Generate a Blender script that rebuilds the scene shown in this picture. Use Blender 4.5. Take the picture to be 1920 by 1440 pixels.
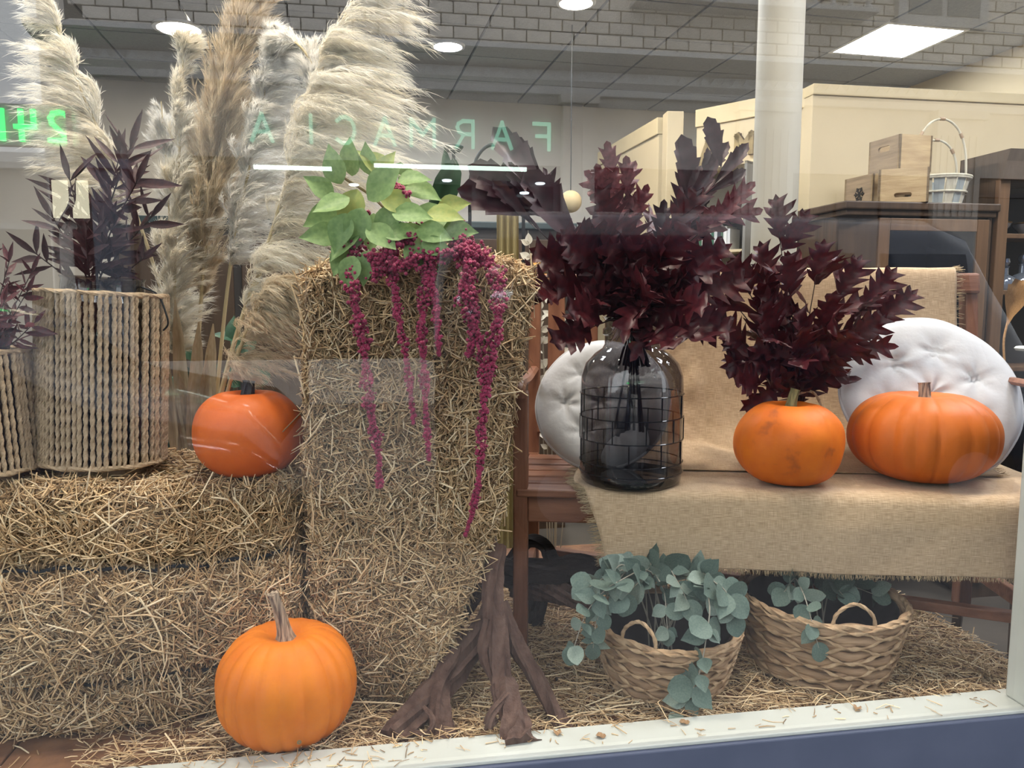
import bpy, bmesh, math, random
import numpy as np
from mathutils import Vector, Matrix, noise

for o in list(bpy.data.objects):
    bpy.data.objects.remove(o)
SC = bpy.context.scene
COL = SC.collection
R = math.radians

# ------------------------------------------------------------------ camera
F_PX, PITCH, CAM = 1443.0, R(6.13), Vector((0.0, 0.0, 0.88))
cd = bpy.data.cameras.new('camera')
cd.sensor_width = 36.0
cd.lens = 36.0 * F_PX / 1920.0
cd.clip_start, cd.clip_end = 0.05, 200
cam = bpy.data.objects.new('camera', cd)
cam.location = CAM
cam.rotation_euler = (R(90) - PITCH, 0, 0)
COL.objects.link(cam)
SC.camera = cam

# ------------------------------------------------------------------ world, exposure
SC.view_settings.view_transform = 'Standard'
SC.view_settings.look = 'None'
SC.view_settings.gamma = 1.0
SC.view_settings.use_curve_mapping = False
SC.view_settings.exposure = 1.52
SC.cycles.max_bounces = 5
SC.cycles.diffuse_bounces = 3
SC.cycles.glossy_bounces = 3
SC.cycles.transmission_bounces = 3
SC.cycles.adaptive_threshold = 0.06
SC.cycles.transparent_max_bounces = 12
SC.cycles.caustics_reflective = False
SC.cycles.caustics_refractive = False
SC.cycles.sample_clamp_indirect = 6.0
wd = bpy.data.worlds.new('overcast_sky')
SC.world = wd
wd.use_nodes = True
wd.node_tree.nodes['Background'].inputs[0].default_value = (0.90, 0.95, 1.0, 1)
wd.node_tree.nodes['Background'].inputs[1].default_value = 1.15

LAMP_PANEL, LAMP_WARM, LAMP_COOL, LAMP_SPOT = 15.0, 60.0, 60.0, 85.0      # emission of the shop's own ceiling lamps

# ------------------------------------------------------------------ frames and measuring helpers
ST = math.sin(PITCH); CT = math.cos(PITCH)
def at(px, py, Y):
    """the point of the place that stands Y metres in front of the camera on this line of sight"""
    x = (px - 960) / F_PX; y = -(py - 720) / F_PX
    d = Vector((x, CT + y * ST, -ST + y * CT))
    return CAM + d * (Y / d.y)
YAW_W = R(9.1)                                  # the shop window
OW = Vector((-0.257, 1.327, 0.0))
TW = Vector((math.cos(YAW_W), math.sin(YAW_W), 0)); NW = Vector((-math.sin(YAW_W), math.cos(YAW_W), 0))
def win(u, v, z): return OW + TW * u + NW * v + Vector((0, 0, z))
YAW_R = R(12.5)                                 # the room behind
YAW_B = R(-5.5)                                 # the bench
OB = Vector((0.02, 1.82, 0.0))
def bench_pt(x, y, z):
    c, s = math.cos(YAW_B), math.sin(YAW_B)
    return OB + Vector((c * x - s * y, s * x + c * y, z))

# ------------------------------------------------------------------ materials
MATS = {}
def nodes_of(name):
    m = bpy.data.materials.new(name); m.use_nodes = True
    nt = m.node_tree
    return m, nt, nt.nodes['Principled BSDF']
def mat(name, col, rough=0.6, col2=None, nscale=8.0, stretch=(1, 1, 1), bump=0.0, bscale=None, metal=0.0,
        spec=0.4, detail=6.0, lo=0.35, hi=0.65, coat=0.0, sheen=0.0, sub=0.0, trans=0.0):
    if name in MATS: return MATS[name]
    m, nt, b = nodes_of(name); N, L = nt.nodes, nt.links
    b.inputs['Base Color'].default_value = (*col, 1); b.inputs['Roughness'].default_value = rough
    b.inputs['Metallic'].default_value = metal; b.inputs['Specular IOR Level'].default_value = spec
    b.inputs['Coat Weight'].default_value = coat
    b.inputs['Sheen Weight'].default_value = sheen
    tc = N.new('ShaderNodeTexCoord'); mp = N.new('ShaderNodeMapping')
    mp.inputs['Scale'].default_value = stretch
    L.new(tc.outputs['Object'], mp.inputs['Vector'])
    if col2 is not None:
        n = N.new('ShaderNodeTexNoise'); n.inputs['Scale'].default_value = nscale; n.inputs['Detail'].default_value = detail
        r = N.new('ShaderNodeValToRGB')
        r.color_ramp.elements[0].position = lo; r.color_ramp.elements[1].position = hi
        r.color_ramp.elements[0].color = (*col, 1); r.color_ramp.elements[1].color = (*col2, 1)
        L.new(mp.outputs[0], n.inputs['Vector']); L.new(n.outputs['Fac'], r.inputs[0]); L.new(r.outputs[0], b.inputs['Base Color'])
    if bump:
        n2 = N.new('ShaderNodeTexNoise'); n2.inputs['Scale'].default_value = bscale or nscale * 2; n2.inputs['Detail'].default_value = 5
        bp = N.new('ShaderNodeBump'); bp.inputs['Strength'].default_value = bump; bp.inputs['Distance'].default_value = 0.01
        L.new(mp.outputs[0], n2.inputs['Vector']); L.new(n2.outputs['Fac'], bp.inputs['Height']); L.new(bp.outputs[0], b.inputs['Normal'])
    if trans:
        t = N.new('ShaderNodeBsdfTranslucent'); mx = N.new('ShaderNodeMixShader'); mx.inputs[0].default_value = trans
        src = b.inputs['Base Color'].links[0].from_socket if b.inputs['Base Color'].links else None
        if src: L.new(src, t.inputs[0])
        else: t.inputs[0].default_value = (*col, 1)
        out = N['Material Output']
        L.new(b.outputs[0], mx.inputs[1]); L.new(t.outputs[0], mx.inputs[2]); L.new(mx.outputs[0], out.inputs[0])
    MATS[name] = m
    return m
def mat_attr(name, rough=0.7, spec=0.25, trans=0.0):
    """colour from the strand's own colour attribute"""
    m, nt, b = nodes_of(name); N, L = nt.nodes, nt.links
    a = N.new('ShaderNodeAttribute'); a.attribute_name = 'Col'
    L.new(a.outputs['Color'], b.inputs['Base Color'])
    b.inputs['Roughness'].default_value = rough; b.inputs['Specular IOR Level'].default_value = spec
    if trans:
        t = N.new('ShaderNodeBsdfTranslucent'); mx = N.new('ShaderNodeMixShader'); mx.inputs[0].default_value = trans
        L.new(a.outputs['Color'], t.inputs[0]); L.new(b.outputs[0], mx.inputs[1]); L.new(t.outputs[0], mx.inputs[2])
        L.new(mx.outputs[0], N['Material Output'].inputs[0])
    MATS[name] = m
    return m
def mat_emit(name, col, strength):
    m = bpy.data.materials.new(name); m.use_nodes = True; nt = m.node_tree
    nt.nodes.remove(nt.nodes['Principled BSDF'])
    e = nt.nodes.new('ShaderNodeEmission'); e.inputs[0].default_value = (*col, 1); e.inputs[1].default_value = strength
    nt.links.new(e.outputs[0], nt.nodes['Material Output'].inputs[0])
    MATS[name] = m
    return m
def mat_glass(name, tint, r0, rough=0.0):
    """thin glass: clear or tinted, with the mirror share rising towards grazing angles (Schlick)"""
    m = bpy.data.materials.new(name); m.use_nodes = True; nt = m.node_tree; N, L = nt.nodes, nt.links
    N.remove(N['Principled BSDF'])
    t = N.new('ShaderNodeBsdfTransparent'); t.inputs[0].default_value = (*tint, 1)
    g = N.new('ShaderNodeBsdfGlossy'); g.inputs['Roughness'].default_value = rough; g.inputs['Color'].default_value = (1, 1, 1, 1)
    lw = N.new('ShaderNodeLayerWeight'); lw.inputs['Blend'].default_value = 0.5
    p = N.new('ShaderNodeMath'); p.operation = 'POWER'; p.inputs[1].default_value = 5.0
    ma = N.new('ShaderNodeMath'); ma.operation = 'MULTIPLY_ADD'; ma.inputs[1].default_value = 1 - r0; ma.inputs[2].default_value = r0
    mx = N.new('ShaderNodeMixShader')
    L.new(lw.outputs['Facing'], p.inputs[0]); L.new(p.outputs[0], ma.inputs[0]); L.new(ma.outputs[0], mx.inputs[0])
    L.new(t.outputs[0], mx.inputs[1]); L.new(g.outputs[0], mx.inputs[2]); L.new(mx.outputs[0], N['Material Output'].inputs[0])
    MATS[name] = m
    return m
def mat_wood(name, c1, c2, scale=6.0, axis=0, rough=0.5, bump=0.15):
    st = [14.0, 14.0, 14.0]; st[axis] = 1.0
    return mat(name, c1, rough, c2, nscale=scale / 3, stretch=tuple(st), bump=bump, bscale=scale / 2, lo=0.3, hi=0.7)

# ------------------------------------------------------------------ mesh building
def link(o, parent=None):
    COL.objects.link(o)
    if parent is not None: o.parent = parent
    return o
def mesh_np(name, V, Fq, m=None, smooth=False, cols=None, uv=None):
    """fast mesh from arrays; Fq is an (n, 3) or (n, 4) array"""
    V = np.asarray(V, dtype=np.float32); Fq = np.asarray(Fq, dtype=np.int32)
    me = bpy.data.meshes.new(name)
    k = Fq.shape[1]; n = len(Fq)
    me.vertices.add(len(V)); me.vertices.foreach_set('co', V.ravel())
    me.loops.add(n * k); me.loops.foreach_set('vertex_index', Fq.ravel())
    me.polygons.add(n); me.polygons.foreach_set('loop_start', np.arange(0, n * k, k, dtype=np.int32))
    try: me.polygons.foreach_set('loop_total', np.full(n, k, dtype=np.int32))
    except Exception: pass
    if smooth: me.polygons.foreach_set('use_smooth', np.ones(n, dtype=bool))
    me.update(calc_edges=True)
    if cols is not None:
        a = me.attributes.new('Col', 'FLOAT_COLOR', 'POINT')
        c4 = np.ones((len(V), 4), dtype=np.float32); c4[:, :3] = cols
        a.data.foreach_set('color', c4.ravel())
    if uv is not None:
        u = me.uv_layers.new(name='UVMap')
        u.data.foreach_set('uv', np.asarray(uv, dtype=np.float32)[Fq.ravel()].ravel())
    if m: me.materials.append(m)
    return me
class MB:
    """collects shapes into one mesh"""
    def __init__(s): s.v, s.f = [], []
    def add(s, vs, fs):
        o = len(s.v); s.v += [tuple(x) for x in vs]; s.f += [tuple(i + o for i in q) for q in fs]; return s
    def box(s, c, d, rot=None, ch=0.0):
        """box by centre and size, edges chamfered by ch"""
        hx, hy, hz = d[0] / 2, d[1] / 2, d[2] / 2
        if ch <= 0:
            vs = [(x * hx, y * hy, z * hz) for x in (-1, 1) for y in (-1, 1) for z in (-1, 1)]
            fs = [(0, 1, 3, 2), (4, 6, 7, 5), (0, 4, 5, 1), (2, 3, 7, 6), (0, 2, 6, 4), (1, 5, 7, 3)]
        else:
            ch = min(ch, hx * .9, hy * .9, hz * .9)
            bm = bmesh.new(); bmesh.ops.create_cube(bm, size=1.0)
            for v in bm.verts: v.co = Vector((v.co.x * 2 * hx, v.co.y * 2 * hy, v.co.z * 2 * hz))
            bmesh.ops.bevel(bm, geom=list(bm.edges), offset=ch, segments=2, affect='EDGES', profile=0.5)
            bm.verts.index_update()
            vs = [v.co.copy() for v in bm.verts]; fs = [tuple(v.index for v in q.verts) for q in bm.faces]; bm.free()
        vs = [Vector(v) for v in vs]
        if rot is not None: vs = [rot @ v for v in vs]
        c = Vector(c)
        return s.add([v + c for v in vs], fs)
    def span(s, a, b, ch=0.0):
        a, b = Vector(a), Vector(b)
        return s.box((a + b) / 2, [abs(b[i] - a[i]) for i in range(3)], None, ch)
    def bar(s, a, b, w, h, up=(0, 0, 1), ch=0.0):
        """a rectangular bar from a to b"""
        a, b = Vector(a), Vector(b); d = b - a; L = d.length; x = d.normalized(); up = Vector(up)
        y = up.cross(x)
        if y.length < 1e-5: y = Vector((0, 1, 0)).cross(x)
        y.normalize(); z = x.cross(y)
        return s.box((a + b) / 2, (L, w, h), Matrix((x, y, z)).transposed(), ch)
    def tube(s, pts, rad, n=8, cap=True, prof=None, twist=0.0):
        pts = [Vector(p) for p in pts]; k = len(pts)
        rr = rad if hasattr(rad, '__len__') else [rad] * k
        vs, fs = [], []; ref = None
        for i, p in enumerate(pts):
            t = (pts[min(i + 1, k - 1)] - pts[max(i - 1, 0)]).normalized()
            if ref is None:
                ref = Vector((0, 0, 1)) if abs(t.z) < .9 else Vector((1, 0, 0))
            a = (ref - t * ref.dot(t)).normalized(); ref = a; b = t.cross(a)
            for j in range(n):
                th = 2 * math.pi * j / n + twist * i
                q = (prof[j % len(prof)] if prof else 1.0) * rr[i]
                vs.append(p + (a * math.cos(th) + b * math.sin(th)) * q)
        for i in range(k - 1):
            for j in range(n):
                fs.append((i * n + j, i * n + (j + 1) % n, (i + 1) * n + (j + 1) % n, (i + 1) * n + j))
        if cap:
            fs.append(tuple(range(n - 1, -1, -1))); fs.append(tuple((k - 1) * n + j for j in range(n)))
        return s.add(vs, fs)
    def lathe(s, prof, n=32, c=(0, 0, 0), cap0=False, cap1=False):
        vs, fs = [], []; c = Vector(c)
        for (r, z) in prof:
            for j in range(n):
                a = 2 * math.pi * j / n; vs.append(c + Vector((r * math.cos(a), r * math.sin(a), z)))
        for i in range(len(prof) - 1):
            for j in range(n):
                fs.append((i * n + j, i * n + (j + 1) % n, (i + 1) * n + (j + 1) % n, (i + 1) * n + j))
        if cap0: fs.append(tuple(range(n - 1, -1, -1)))
        if cap1: fs.append(tuple((len(prof) - 1) * n + j for j in range(n)))
        return s.add(vs, fs)
    def prism(s, poly, a, b, plane='xz'):
        """a polygon extruded between a and b along the axis that the plane leaves out"""
        n = len(poly)
        def pt(q, w): return (q[0], w, q[1]) if plane == 'xz' else ((q[0], q[1], w) if plane == 'xy' else (w, q[0], q[1]))
        vs = [pt(q, a) for q in poly] + [pt(q, b) for q in poly]
        fs = [tuple(range(n)), tuple(range(2 * n - 1, n - 1, -1))] + [(i, (i + 1) % n, n + (i + 1) % n, n + i) for i in range(n)]
        return s.add(vs, fs)
    def mesh(s, name, m=None, smooth=False):
        me = bpy.data.meshes.new(name); me.from_pydata([tuple(v) for v in s.v], [], s.f); me.update()
        bm = bmesh.new(); bm.from_mesh(me); bmesh.ops.recalc_face_normals(bm, faces=bm.faces); bm.to_mesh(me); bm.free()
        if smooth:
            me.polygons.foreach_set('use_smooth', np.ones(len(me.polygons), dtype=bool))
            try: me.set_sharp_from_angle(angle=R(42))
            except Exception: pass
        if m: me.materials.append(m)
        return me
    def build(s, name, m, parent=None, smooth=False):
        return link(bpy.data.objects.new(name, s.mesh(name, m, smooth)), parent)
def obj(name, me, parent=None): return link(bpy.data.objects.new(name, me), parent)
def tag(o, label=None, cat=None, group=None, kind=None):
    if label: o['label'] = label
    if cat: o['category'] = cat
    if group: o['group'] = group
    if kind: o['kind'] = kind
    return o
def thing(name, label, cat, loc=(0, 0, 0), rz=0.0, group=None, kind=None):
    o = bpy.data.objects.new(name, None); o.empty_display_size = 0.05
    COL.objects.link(o); o.location = loc; o.rotation_euler = (0, 0, rz)
    return tag(o, label, cat, group, kind)
def inst(name, me, parent, loc, ydir, zdir=(0, 0, 1), sc=1.0):
    """a copy of a leaf-like mesh: its +Y along ydir, its face towards zdir"""
    y = Vector(ydir).normalized(); z = Vector(zdir); x = y.cross(z)
    if x.length < 1e-4: x = y.cross(Vector((1, 0.1, 0.2)))
    x.normalize(); z = x.cross(y)
    s3 = sc if hasattr(sc, '__len__') else (sc, sc, sc)
    m = Matrix.Identity(4)
    for i in range(3):
        m[i][0], m[i][1], m[i][2], m[i][3] = x[i] * s3[0], y[i] * s3[1], z[i] * s3[2], loc[i]
    o = bpy.data.objects.new(name, me); COL.objects.link(o); o.parent = parent
    o.matrix_basis = m
    return o
def spline(pts, n=24):
    """Catmull-Rom through the points"""
    P = [Vector(p) for p in pts]; P = [P[0] * 2 - P[1]] + P + [P[-1] * 2 - P[-2]]
    out = []; segs = len(P) - 3
    for i in range(n):
        t = i / (n - 1) * segs; k = min(int(t), segs - 1); t -= k
        a, b, c, d = P[k:k + 4]
        out.append(0.5 * ((2 * b) + (c - a) * t + (2 * a - 5 * b + 4 * c - d) * t * t + (3 * b - a - 3 * c + d) * t ** 3))
    return out
def nrm(a): return a / np.maximum(np.linalg.norm(a, axis=-1, keepdims=True), 1e-9)

# stroke letters, unit box, used for signs and for cut-out marks
GLYPH = {'F': [[(0, 0), (0, 1), (.62, 1)], [(0, .52), (.5, .52)]], 'A': [[(0, 0), (.38, 1), (.76, 0)], [(.14, .34), (.62, .34)]],
         'R': [[(0, 0), (0, 1), (.4, 1), (.58, .9), (.62, .76), (.56, .6), (.4, .5), (0, .5)], [(.36, .5), (.66, 0)]],
         'M': [[(0, 0), (0, 1), (.45, .42), (.9, 1), (.9, 0)]],
         'C': [[(.66, .84), (.5, .97), (.32, 1), (.13, .88), (.02, .66), (0, .42), (.08, .18), (.26, .02), (.46, .0), (.66, .14)]],
         'I': [[(0.1, 0), (.1, 1)]], 'H': [[(0, 0), (0, 1)], [(.66, 0), (.66, 1)], [(0, .5), (.66, .5)]],
         '2': [[(0, .8), (.1, .95), (.3, 1), (.5, .95), (.6, .78), (.55, .6), (0, 0), (.64, 0)]],
         '4': [[(.48, 0), (.48, 1)], [(.06, 1), (.06, .45), (.66, .45)]]}
def glyph_mesh(name, ch, h, w, depth, m):
    """upright letter in the local xz plane, face towards -y"""
    mb = MB()
    for line in GLYPH[ch]:
        for (a, b) in zip(line[:-1], line[1:]):
            A = Vector((a[0] * h, 0, a[1] * h)); B = Vector((b[0] * h, 0, b[1] * h)); e = (B - A).normalized() * w * .45
            mb.bar(A - e, B + e, w, depth, up=(0, 1, 0))
    return mb.mesh(name, m)

# ================================================================== MATERIALS IN COMMON
m_white = mat('white_paint', (0.56, 0.575, 0.535), 0.5, (0.51, 0.525, 0.485), nscale=5)
m_slate = mat('slate_blue_paint', (0.085, 0.100, 0.155), 0.5, (0.10, 0.115, 0.175), nscale=7, bump=.05)
m_cream = mat('cream_wall_paint', (0.58, 0.475, 0.305), 0.75, (0.545, 0.445, 0.285), nscale=3, bump=.05)
m_creamtrim = mat('cream_trim_paint', (0.60, 0.49, 0.30), 0.6, (0.55, 0.45, 0.27), nscale=5)
m_grey = mat('pale_grey_wall_paint', (0.74, 0.70, 0.64), 0.8, (0.70, 0.66, 0.60), nscale=3)
m_tile = mat('ceiling_tile_board', (0.36, 0.37, 0.385), 0.9, (0.32, 0.33, 0.345), nscale=60, bump=.2)
m_gridm = mat('ceiling_grid_metal', (0.12, 0.12, 0.13), 0.6)
m_board = mat('brown_fibre_board', (0.20, 0.095, 0.045), 0.75, (0.12, 0.055, 0.028), nscale=18, bump=.3, detail=10)
m_dark = mat('shop_floor_tiles', (0.10, 0.085, 0.07), 0.4, (0.07, 0.06, 0.05), nscale=4)
m_stone = mat('grey_beige_stone', (0.74, 0.68, 0.62), 0.85, (0.60, 0.56, 0.51), nscale=9, bump=.3)
m_stone2 = mat('pale_rendered_stone', (0.50, 0.47, 0.43), 0.85, (0.45, 0.42, 0.385), nscale=4)
m_joint = mat('mortar_joint', (0.12, 0.11, 0.10), 0.9)
m_mould = mat('cornice_stone', (0.58, 0.58, 0.58), 0.8, (0.50, 0.50, 0.51), nscale=6)

# ================================================================== THE SHOP WINDOW
w1 = thing('window_1', 'large shop window pane with a pale sill above a slate blue panel', 'window', OW, YAW_W, kind='structure')
m_pane = mat_glass('window_glass', (0.97, 0.985, 0.98), 0.09)
obj('pane', MB().add([(-2.6, 0, .02), (1.36, 0, .02), (1.36, 0, 2.5), (-2.6, 0, 2.5)], [(0, 1, 2, 3)]).mesh('pane', m_pane), w1)
MB().span((-2.65, -.012, .022), (1.40, .075, .03), .002).build('window_sill', m_white, w1)
MB().span((1.352, -.03, .03), (1.42, .05, 2.5), .005).build('window_jamb', m_white, w1)
MB().span((-2.75, -.03, -.03), (-2.6, .07, 2.5), .005).build('window_jamb', m_white, w1)
MB().span((-2.75, -.02, -.60), (1.52, .05, .022), .003).build('kick_panel', m_slate, w1)
wf = thing('wall_front', 'dark blue shopfront wall around the display window', 'wall', OW, YAW_W, kind='structure')
MB().span((-5.0, -.02, 2.5), (5.5, .06, 4.2)).build('header', m_slate, wf)
MB().span((1.42, -.02, -.6), (5.5, .06, 2.5)).build('side_panel', m_slate, wf)
MB().span((-5.0, -.02, -.6), (-2.75, .06, 2.5)).build('side_panel', m_slate, wf)

# ================================================================== ROOM SHELL (turned with the ceiling grid)
def room(name, label, cat='wall'): return thing(name, label, cat, (0, 0, 0), YAW_R, kind='structure')
fl = room('floor', 'dark tiled shop floor behind the window display', 'floor')
MB().span((-4.2, .9, -.62), (4.6, 9.4, -.55)).build('slab', m_dark, fl)
wb = room('wall_back', 'pale grey back wall of the shop', 'wall')
MB().span((-4.2, 6.75, -.55), (4.6, 6.90, 2.7)).build('panel', m_grey, wb)
wl = room('wall_left', 'pale grey side wall of the shop on the left', 'wall')
MB().span((-4.2, .6, -.55), (-4.05, 9.0, 2.7)).build('panel', m_grey, wl)
wr = room('wall_right', 'cream side wall of the shop on the right', 'wall')
MB().span((4.5, .3, -.55), (4.65, 9.0, 2.7)).build('panel', m_cream, wr)
# pale side cheek of the display, left of the lanterns
wc = thing('wall_display', 'smooth pale grey side panel of the display, behind the left rope lantern', 'wall', OW, YAW_W, kind='structure')
MB().span((-1.36, .06, -.02), (-1.26, 1.16, 2.55), .006).build('panel', mat('pale_panel', (.66, .68, .68), .6, (.62, .64, .64), nscale=3), wc)

# ceiling: dark backing with single tiles, grid joints between them
ce = room('ceiling', 'grey suspended ceiling of square tiles with dark joints', 'ceiling')
MB().span((-4.2, .2, 2.615), (4.6, 9.2, 2.70)).build('backing', m_gridm, ce)
cs = 0.6
tile_me = MB().box((0, 0, 0), (cs - .016, cs - .016, .02), None, .003).mesh('ceiling_tile', m_tile)
c12, s12 = math.cos(YAW_R), math.sin(YAW_R)
PANEL_C = Vector((2.543, 5.311, 2.6))
pr = PANEL_C.x * c12 + PANEL_C.y * s12; pd = -PANEL_C.x * s12 + PANEL_C.y * c12
lamp_spots = []
for i in range(-12, 4):
    for j in range(-8, 8):
        r_, d_ = pr + i * cs, pd + j * cs
        if not (-4.0 < r_ < 4.4 and .9 < d_ < 6.6): continue
        if (i, j) in ((0, 0), (-4, -2), (0, -4), (-7, -2), (-2, -5), (2, -2)):
            lamp_spots.append((i, j, r_, d_)); continue
        o = obj('ceiling_tile', tile_me, ce); o.location = (r_, d_, 2.6)
# square light panels
m_panel = mat_emit('panel_light_glow', (0.90, 0.94, 1.0), LAMP_PANEL)
m_alu = mat('white_lamp_rim', (.75, .77, .8), .35)
for (i, j, r_, d_) in lamp_spots:
    lab = 'bright square light panel in the ceiling above the wooden crates' if (i, j) == (0, 0) else 'bright square light panel out of the photo, %s' % ('over the window', 'over the left of the shop', 'in the far left corner', 'over the middle', 'over the column', 'by the right wall', 'over the crates')[len([q for q in lamp_spots if q[:2] < (i, j)]) % 7]
    p = Vector((r_ * c12 - d_ * s12, r_ * s12 + d_ * c12, 2.6))
    t = thing('ceiling_light_panel', lab, 'ceiling light', p, YAW_R, 'square ceiling light panels')
    rim = MB()
    for (a, b) in (((-.3, -.3), (.3, -.275)), ((-.3, .275), (.3, .3)), ((-.3, -.275), (-.275, .275)), ((.275, -.275), (.3, .275))):
        rim.span((a[0], a[1], -.012), (b[0], b[1], .012))
    rim.build('rim', m_alu, t)
    MB().span((-.275, -.275, -.004), (.275, .275, .008)).build('diffuser', m_panel, t)
# round downlights
m_warm = mat_emit('warm_downlight_glow', (1.0, 0.88, 0.68), LAMP_WARM)
m_cool = mat_emit('cool_downlight_glow', (0.82, 0.87, 1.0), LAMP_COOL)
m_low = mat_emit('shelf_downlight_glow', (1.0, 0.86, 0.66), LAMP_WARM * .35)
m_spot = mat_emit('display_spot_glow', (1.0, 0.90, 0.76), LAMP_SPOT)
def downlight(p, m, label, rad=.085):
    t = thing('downlight', label, 'ceiling light', p, 0, 'round ceiling downlights')
    MB().lathe([(rad * 1.22, .004), (rad * 1.2, -.010), (rad, -.012), (rad * .96, .0)], 28).build('rim', m_alu, t, True)
    MB().lathe([(rad * .98, -.004), (.001, -.005)], 28, cap1=True).build('lens', m, t)
downlight(Vector((-2.091, 5.041, 2.588)), m_warm, 'warm round downlight above the tip of the straight cream pampas plume', .13)
downlight(Vector((-.43, 5.382, 2.588)), m_cool, 'cool white round downlight right of the big pampas plume', .095)
downlight(Vector((.367, 4.62, 2.588)), m_warm, 'warm round downlight at the top edge of the photo', .095)
for k, (x, y, mm) in enumerate(((-1.05, 1.62, m_spot), (-.45, 1.68, m_spot), (.35, 1.72, m_spot), (1.25, 1.95, m_spot), (2.3, 3.4, m_low), (1.2, 3.6, m_low))):
    downlight(Vector((x, y, 2.588)), mm, 'round downlight in the ceiling straight above the ' + ('low hay bale', 'upright hay bale', 'bench pumpkins', 'right end of the bench', 'tall cabinet', 'hoop basket')[k], .09)

# display platform of brown board
dp = thing('floor_display', 'brown fibre board platform of the window display, scattered with straw', 'floor', OW, YAW_W, kind='structure')
for k in range(5):
    MB().span((-1.26 + k * .56, .085, -.05), (-.704 + k * .56, 1.3, 0.0), .003).build('board', m_board, dp)

# cream partitions
def wall_piece(name, label, a, b, th, z1, trim=.10):
    a, b = Vector((a[0], a[1], 0)), Vector((b[0], b[1], 0)); d = b - a
    t = thing(name, label, 'wall', a, math.atan2(d.y, d.x), kind='structure'); L = d.length
    MB().span((0, 0, -.55), (L, th, z1 - trim), .004).build('panel', m_cream, t)
    MB().span((-.004, -.012, z1 - trim), (L + .004, th + .01, z1), .004).build('top_trim', m_creamtrim, t)
    return t
wall_piece('wall_cabinet', 'cream partition wall behind the crates and the dark cabinet', (1.56, 4.127), (4.3, 4.587), .10, 2.0, .055)
wall_piece('wall_angled', 'cream angled partition wall carrying wooden letters behind the round column', (1.09, 4.68), (1.56, 4.21), .08, 2.0)
wall_piece('wall_far', 'cream partition wall running back beside the far bookcase', (0.66, 5.98), (.90, 4.86), .08, 2.0)
t = thing('trim_1', 'cream corner post between the two partition walls', 'post', (.965, 4.75, 0), R(5), kind='structure')
MB().span((-.05, -.05, -.55), (.05, .05, 2.0), .004).build('post', m_cream, t)
# round column
t = thing('column', 'round cream column rising behind the bench to the ceiling', 'column', (1.005, 3.0, 0), 0, kind='structure')
MB().lathe([(.084, -.55), (.084, 2.6)], 40).build('shaft', mat('column_paint', (.40, .375, .31), .6, (.375, .35, .29), nscale=4), t, True)
MB().lathe([(.11, -.55), (.11, -.42), (.09, -.40)], 40).build('base', m_white, t, True)

# ================================================================== THE STREET BEHIND THE CAMERA (seen mirrored in the pane)
sg = thing('pavement', 'grey street and pavement in front of the shop', 'pavement', OW, YAW_W, kind='structure')
MB().span((-25, -24, -.75), (25, -.045, -.60)).build('ground', mat('asphalt', (.16, .16, .17), .85, (.12, .12, .13), nscale=30), sg)
fb = thing('opposite_building', 'pale stone building across the street mirrored in the window, with brick courses, cornice and balustrade', 'building', OW, YAW_W)
FV = -10.0
U0 = -4.6
MB().span((U0 + .5, FV - .5, -.6), (14.0, FV - .04, 11.0)).build('wall', m_joint, fb)
# rounded left corner
cr = MB(); prof = [(U0 + .5 - .5 * math.sin(k / 10 * math.pi / 2), FV - .54 + .5 * math.cos(k / 10 * math.pi / 2)) for k in range(11)]
poly = prof + [(U0, FV - 4), (U0 + .5, FV - 4)]
cr.prism(poly, -.6, 11.0, 'xy'); cr.build('rounded_corner', m_stone, fb)
# stone blocks above the cornice
bw, bh = .35, .168
blk = [MB().box((0, 0, 0), (bw - .020, .06 + .006 * k, bh - .018), None, .006).mesh('stone_block', m_stone if k else mat('grey_beige_stone_light', (.82, .75, .68), .85, (.68, .63, .57), nscale=9, bump=.3)) for k in range(3)]
rnd = random.Random(4)
for row in range(7):
    for c in range(41):
        u = U0 + .55 + bw * (c + .5 * (row % 2)); z = 4.42 + bh * (row + .5)
        o = obj('stone_block', blk[rnd.randrange(3)], fb); o.location = (u + bw / 2, FV - .03, z)
MB().span((U0 + .5, FV - .06, 4.42 + 7 * bh), (14, FV - .005, 11)).build('upper_wall', m_stone, fb)
# cornice
MB().prism([(FV - .04, 4.42), (FV + .50, 4.40), (FV + .52, 4.33), (FV + .40, 4.28), (FV + .16, 4.22), (FV - .04, 4.20)], U0 + .2, 14, 'yz').build('cornice_crown', m_mould, fb)
MB().span((U0 + .3, FV - .04, 4.07), (14, FV + .06, 4.20)).build('frieze', m_mould, fb)
tri = MB().prism([(-.075, -.05), (.075, -.05), (0, .05)], 0, .03).mesh('frieze_ornament', mat('ornament_stone', (.66, .68, .70), .8))
for c in range(78):
    o = obj('frieze_ornament', tri, fb); o.location = (U0 + .5 + .17 * c, FV + .06, 4.135)
MB().prism([(FV - .04, 4.07), (FV + .16, 4.07), (FV + .17, 4.03), (FV + .08, 3.96), (FV + .08, 3.86), (FV - .04, 3.85)], U0 + .3, 14, 'yz').build('cornice_architrave', m_mould, fb)
# fascia that carries the letters
MB().span((U0 + .5, FV - .06, 2.86), (14, FV + .0, 3.85)).build('fascia', m_stone2, fb)
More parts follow.
